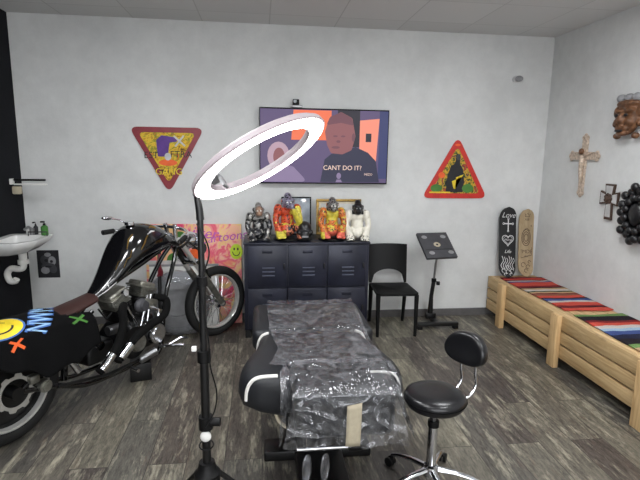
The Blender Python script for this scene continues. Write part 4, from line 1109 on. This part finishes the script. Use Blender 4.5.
# engine
m = MB(); B = m.box
B((.93,0,.35), (.34,.2,.26), bevel=.05, seg=4); m.cyl((.85,-.13,.33),(.85,.11,.33), .115); m.cyl((1.03,-.12,.36),(1.03,.1,.36), .085); B((.62,0,.33), (.22,.15,.14), bevel=.03, seg=4)
en = m.build('engine_case', 'black_metal', t)
m = MB().cyl((1.06,-.15,.33),(1.06,-.118,.33), .075, .082); m.cyl((1.06,-.158,.33),(1.06,-.15,.33), .05); m.build('cam_cover', 'chrome', en)
m = MB().cyl((.88,-.15,.32),(.88,-.128,.32), .06, .07); m.build('cam_cover', 'alloy', en)
for d in (-1, 1):
    ax = Vector((math.sin(d*.39),0,math.cos(.39))); b0 = Vector((.93+d*.045,0,.44)); Rm = Matrix.Rotation(d*.39, 3, 'Y')
    m = MB(); m.cyl(b0, b0+ax*.17, .058)
    for k in range(9): m.box(b0+ax*(.025+.018*k), (.15,.15,.007), Rm, bevel=.002)
    cy_ = m.build('cylinder', 'black_metal', en)
    m = MB()
    for k in range(5): m.box(b0+ax*(.182+.014*k), (.15,.155,.007), Rm, bevel=.002)
    m.box(b0+ax*.21, (.12,.13,.08), Rm, bevel=.01); m.build('cylinder_head', 'alloy', cy_)
    m = MB().box(b0+ax*.275+Vector((-.01*d,-.0,0)), (.15,.14,.04), Rm, bevel=.016, seg=3); m.box(b0+ax*.255+Vector((-.01*d,0,0)), (.165,.16,.016), Rm, bevel=.005); m.build('rocker_cover', 'olive_alloy', cy_)
    for q in (-.03,.03): MB().cyl(b0+ax*.0+Vector((q,-.098,-.02)), b0+ax*.2+Vector((q*.6,-.085,0)), .011).build('pushrod_tube', 'chrome', cy_)
m = MB().ball((.93,-.13,.585), (.06,.035,.05)); m.cyl((.93,-.155,.585),(.93,-.172,.585), .04, .034); m.build('air_cleaner', 'greydark', en)
m = MB().cyl((.8,-.1,.70),(.8,-.13,.71), .022); m.build('ignition_switch', 'chrome', en)
m = MB().box((1.11,-.11,.47), (.07,.04,.05), bevel=.012); m.build('voltage_unit', 'alloy', en)
m = MB().cyl((.66,-.09,.47),(.76,-.1,.47), .034); m.build('starter_motor', 'steel', en)
m = MB().cyl((.58,-.085,.40),(.58,-.115,.40), .03); m.build('oil_cap', 'chrome', en)
m = MB().box((1.0,-.13,.575), (.13,.06,.075), Matrix.Rotation(.3,3,'Y'), bevel=.012); m.build('carburettor', 'alloy', en)
m = MB().tube(spline([(.99,-.15,.56),(1.05,-.17,.52),(1.02,-.17,.45),(.93,-.15,.44)], 6), .012, 8); m.build('oil_line', 'chrome', en)
m = MB().tube(spline([(.68,-.115,.60),(.63,-.13,.58),(.6,-.14,.60),(.565,-.13,.66)], 6), .006, 8); m.build('hose', 'black_plastic', en)
# exhausts with chrome heat shields
e1 = MB().tube(spline([(.80,-.1,.615),(.74,-.15,.60),(.72,-.175,.52),(.66,-.185,.40),(.56,-.19,.31),(.49,-.19,.268)], 8), .028, 12).build('exhaust_pipe', 'wrap', t)
e2 = MB().tube(spline([(1.08,-.1,.60),(1.15,-.15,.57),(1.10,-.185,.48),(.95,-.19,.44),(.80,-.195,.395),(.66,-.20,.31),(.63,-.205,.288)], 8), .028, 12).build('exhaust_pipe', 'wrap', t)
MB().tube([(.60,-.195,.35),(.545,-.2,.305),(.50,-.2,.277)], .031, 14).build('heat_shield', 'chrome', e1)
MB().tube([(.745,-.205,.365),(.70,-.208,.337),(.65,-.208,.304)], .031, 14).build('heat_shield', 'chrome', e2)
MB().tube([(.29,-.17,.455),(.36,-.17,.325)], .021, 12).build('shock_cover', 'chrome', t)
# foot controls
m = MB().tube([(.86,-.16,.2),(.98,-.2,.235)], .03, 12); m.build('oil_filter', 'steel', t)
m = MB().tube([(1.12,-.1,.2),(1.17,-.24,.22),(1.17,-.3,.23)], .013, 10); m.build('foot_peg', 'chrome', t)
m = MB().tube([(1.12,-.14,.2),(1.24,-.2,.25),(1.26,-.26,.25)], .009, 8); m.build('brake_pedal', 'chrome', t)
m = MB().tube([(.78,-.15,.18),(.76,-.25,.18)], .013, 10); m.build('foot_peg', 'chrome', t)
m = MB().tube([(.24,-.14,.27),(.6,-.15,.2),(1.02,-.15,.2)], .012, 8); m.build('brake_rod', 'black_metal', t)
# seat and rear fender
def seat(u, v):
    s = .28+.35*u; w = .095*(1-.25*u); y = w*math.cos(PI*v); z = .655+.085*(u*.9)+.0+.03*math.sin(PI*v)
    return Vector((s, y, z))
m = MB(); rings = []
for k in range(9):
    u = k/8; s = .26+.36*u; w = .11-.035*u; zc = .645+.03*u+.02*u*u
    rings.append([Vector((s, w*math.cos(a), zc+(.042 if math.sin(a) > 0 else .02)*math.sin(a))) for a in [2*PI*j/20 for j in range(20)]])
m.loft(rings).build('seat', 'red_leather', t, angle=60)
m = MB()
def fen(u, v):
    a = math.radians(5+165*u); y = .11*(2*v-1); r = .346+.01*(1-(2*v-1)**2); return Vector((r*math.cos(a), y, .33+r*math.sin(a)))
o = m.grid(fen, 30, 8).build('rear_fender', 'black_paint', t); md = o.modifiers.new('t', 'SOLIDIFY'); md.thickness = .006; bake(o)

# ---------------------------------------------------------------- printed cloth over the tail
def cloth(s, v, o=0):
    # v: metres from the ridge across the bike, positive to the right side
    zr = .716 if s < .3 else .716-.20*(s-.3)
    av = abs(v); sg = 1 if v >= 0 else -1; A0 = .25
    if av < A0:
        a = av/A0*PI/2; y = .165*math.sin(a); z = zr-.085*(1-math.cos(a)); n = Vector((0, -sg*math.sin(a)/.165, math.cos(a)/.085)).normalized()
    else:
        d = av-A0; y = .165+.10*d+.02*(1-math.exp(-d*12)); z = zr-.085-d; n = Vector((0, -sg, .1)).normalized()
        y += .012*math.sin(s*26+2*sg)*min(1, d*6)
    z += .006*noise.noise(Vector((s*8, v*8, 1)))
    return Vector((s, -sg*y, z))+n*o
def drop(s):
    tb = [(-.6,.35),(-.1,.36),(.02,.41),(.14,.49),(.34,.47),(.52,.37)]
    for (a, p), (b, q) in zip(tb, tb[1:]):
        if a <= s <= b: return p+(q-p)*(s-a)/(b-a)-.012*math.sin(s*31)
    return .38
m = MB().grid(lambda u, v: cloth(-.5+1.02*u, (2*v-1)*drop(-.5+1.02*u)), 60, 60)
# tucked under the seat: no cloth across the bike where the saddle sits
bmesh.ops.delete(m.b, geom=[f_ for f_ in m.b.faces if f_.calc_center_median().x > .31 and abs(f_.calc_center_median().y) < .112], context='FACES')
o = m.build('printed_cloth', 'black_matte', None, angle=180, loc=BL0, rot=(0,0,BRZ)); md = o.modifiers.new('t', 'SOLIDIFY'); md.thickness = .004; md.offset = 0; bake(o)
tag(o, 'black cloth printed with a yellow smiley and blue letters over the motorcycle tail', 'cloth'); cl = o
m = MB()
def cp(cs, cv, rot=0): 
    ca, sa = math.cos(rot), math.sin(rot)
    return lambda x, y, off=.004: cloth(cs+x*ca-y*sa, cv-(x*sa+y*ca), off)
def cfill(F, poly, off, n=10):
    cx_ = sum(p[0] for p in poly)/len(poly); cy_ = sum(p[1] for p in poly)/len(poly); prev = None; rows = []
    for k in range(n+1): rows.append([m.b.verts.new(F(cx_+(p[0]-cx_)*k/n, cy_+(p[1]-cy_)*k/n, off)) for p in poly] if k else [m.b.verts.new(F(cx_, cy_, off))]*len(poly))
    K = len(poly)
    for a, b in zip(rows, rows[1:]):
        for i in range(K):
            j = (i+1) % K
            m.face([a[i], b[i], b[j], a[j]] if a[i] is not a[j] else [a[i], b[i], b[j]])
def cline(F, pts, w, off, closed=False):
    if not closed: pts = [(a[0]+(b[0]-a[0])*k/8, a[1]+(b[1]-a[1])*k/8) for a, b in zip(pts, pts[1:]) for k in range(8)]+[pts[-1]]
    fstroke(m, pts, w, lambda x, y, o: F(x, y, off), closed)
F = cp(-.04,.055); m.mi = 5; cfill(F, ell(0,0,.152,.132,28), .0035); m.mi = 0; cfill(F, ell(0,0,.14,.12,28), .005)
m.mi = 1; cline(F, ell(0,.0,.085,.075,14,PI*1.1,PI*1.9), .012, .0065)
for q in (-.045,.045):
    cline(F, [(q-.022,.02),(q+.022,.065)], .01, .0065); cline(F, [(q-.022,.065),(q+.022,.02)], .01, .0065)
G = cp(.215,.085,.95); m.mi = 2
m.text('NWM', .13, None, fn=lambda x, y: G(x*.95, y*1.5, .0045))
for dx in (-.008,.008):
    m.text('NWM', .13, None, fn=lambda x, y: G(x*.95+dx, y*1.5, .005+dx*.05))
m.mi = 3; m.text('NWM', .115, None, fn=lambda x, y: G(x*1.04, y*1.5, .0075))
m.mi = 4; X = cp(.40,.19); cline(X, [(-.05,-.04),(.05,.04)], .02, .0045); cline(X, [(-.05,.04),(.05,-.04)], .02, .0055)
m.mi = 6; X = cp(.0,.25); cline(X, [(-.035,-.035),(.035,.035)], .018, .006); cline(X, [(-.035,.035),(.035,-.035)], .018, .007)
m.build('print', ['yellow','dark','blue','lightblue','green','blue','orange'], cl, True, 180, normals=False)

# block under the engine
t = thing('support_block', 'black block propping up the motorcycle frame', 'block', (-.90, 3.60, 0), .25)
MB().box((0,0,.068), (.15,.17,.136), bevel=.004).build('block', 'black_metal', t)

# ---------------------------------------------------------------- world, camera
w = bpy.data.worlds.new('world'); SC.world = w; w.use_nodes = True
w.node_tree.nodes['Background'].inputs[0].default_value = (.6,.65,.7,1); w.node_tree.nodes['Background'].inputs[1].default_value = .3
cam = bpy.data.cameras.new('camera'); co = bpy.data.objects.new('camera', cam); COL.objects.link(co); SC.camera = co
cam.sensor_fit = 'HORIZONTAL'; cam.sensor_width = 36; cam.lens = 492.0/640*36; cam.clip_start = .05
pi, ya, ro = .1760181, .1218731, .0154118
fw = Vector((math.sin(ya)*math.cos(pi), math.cos(ya)*math.cos(pi), -math.sin(pi))); rt_ = Vector((math.cos(ya), -math.sin(ya), 0)); up = rt_.cross(fw)
r2 = rt_*math.cos(ro)+up*math.sin(ro); u2 = -rt_*math.sin(ro)+up*math.cos(ro)
mt = Matrix((r2, u2, -fw)).transposed().to_4x4(); mt.translation = (0,0,1.68); co.matrix_world = mt
vs = SC.view_settings; vs.view_transform = 'Standard'; vs.look = 'None'; vs.gamma = 1; vs.use_curve_mapping = False; vs.exposure = .2
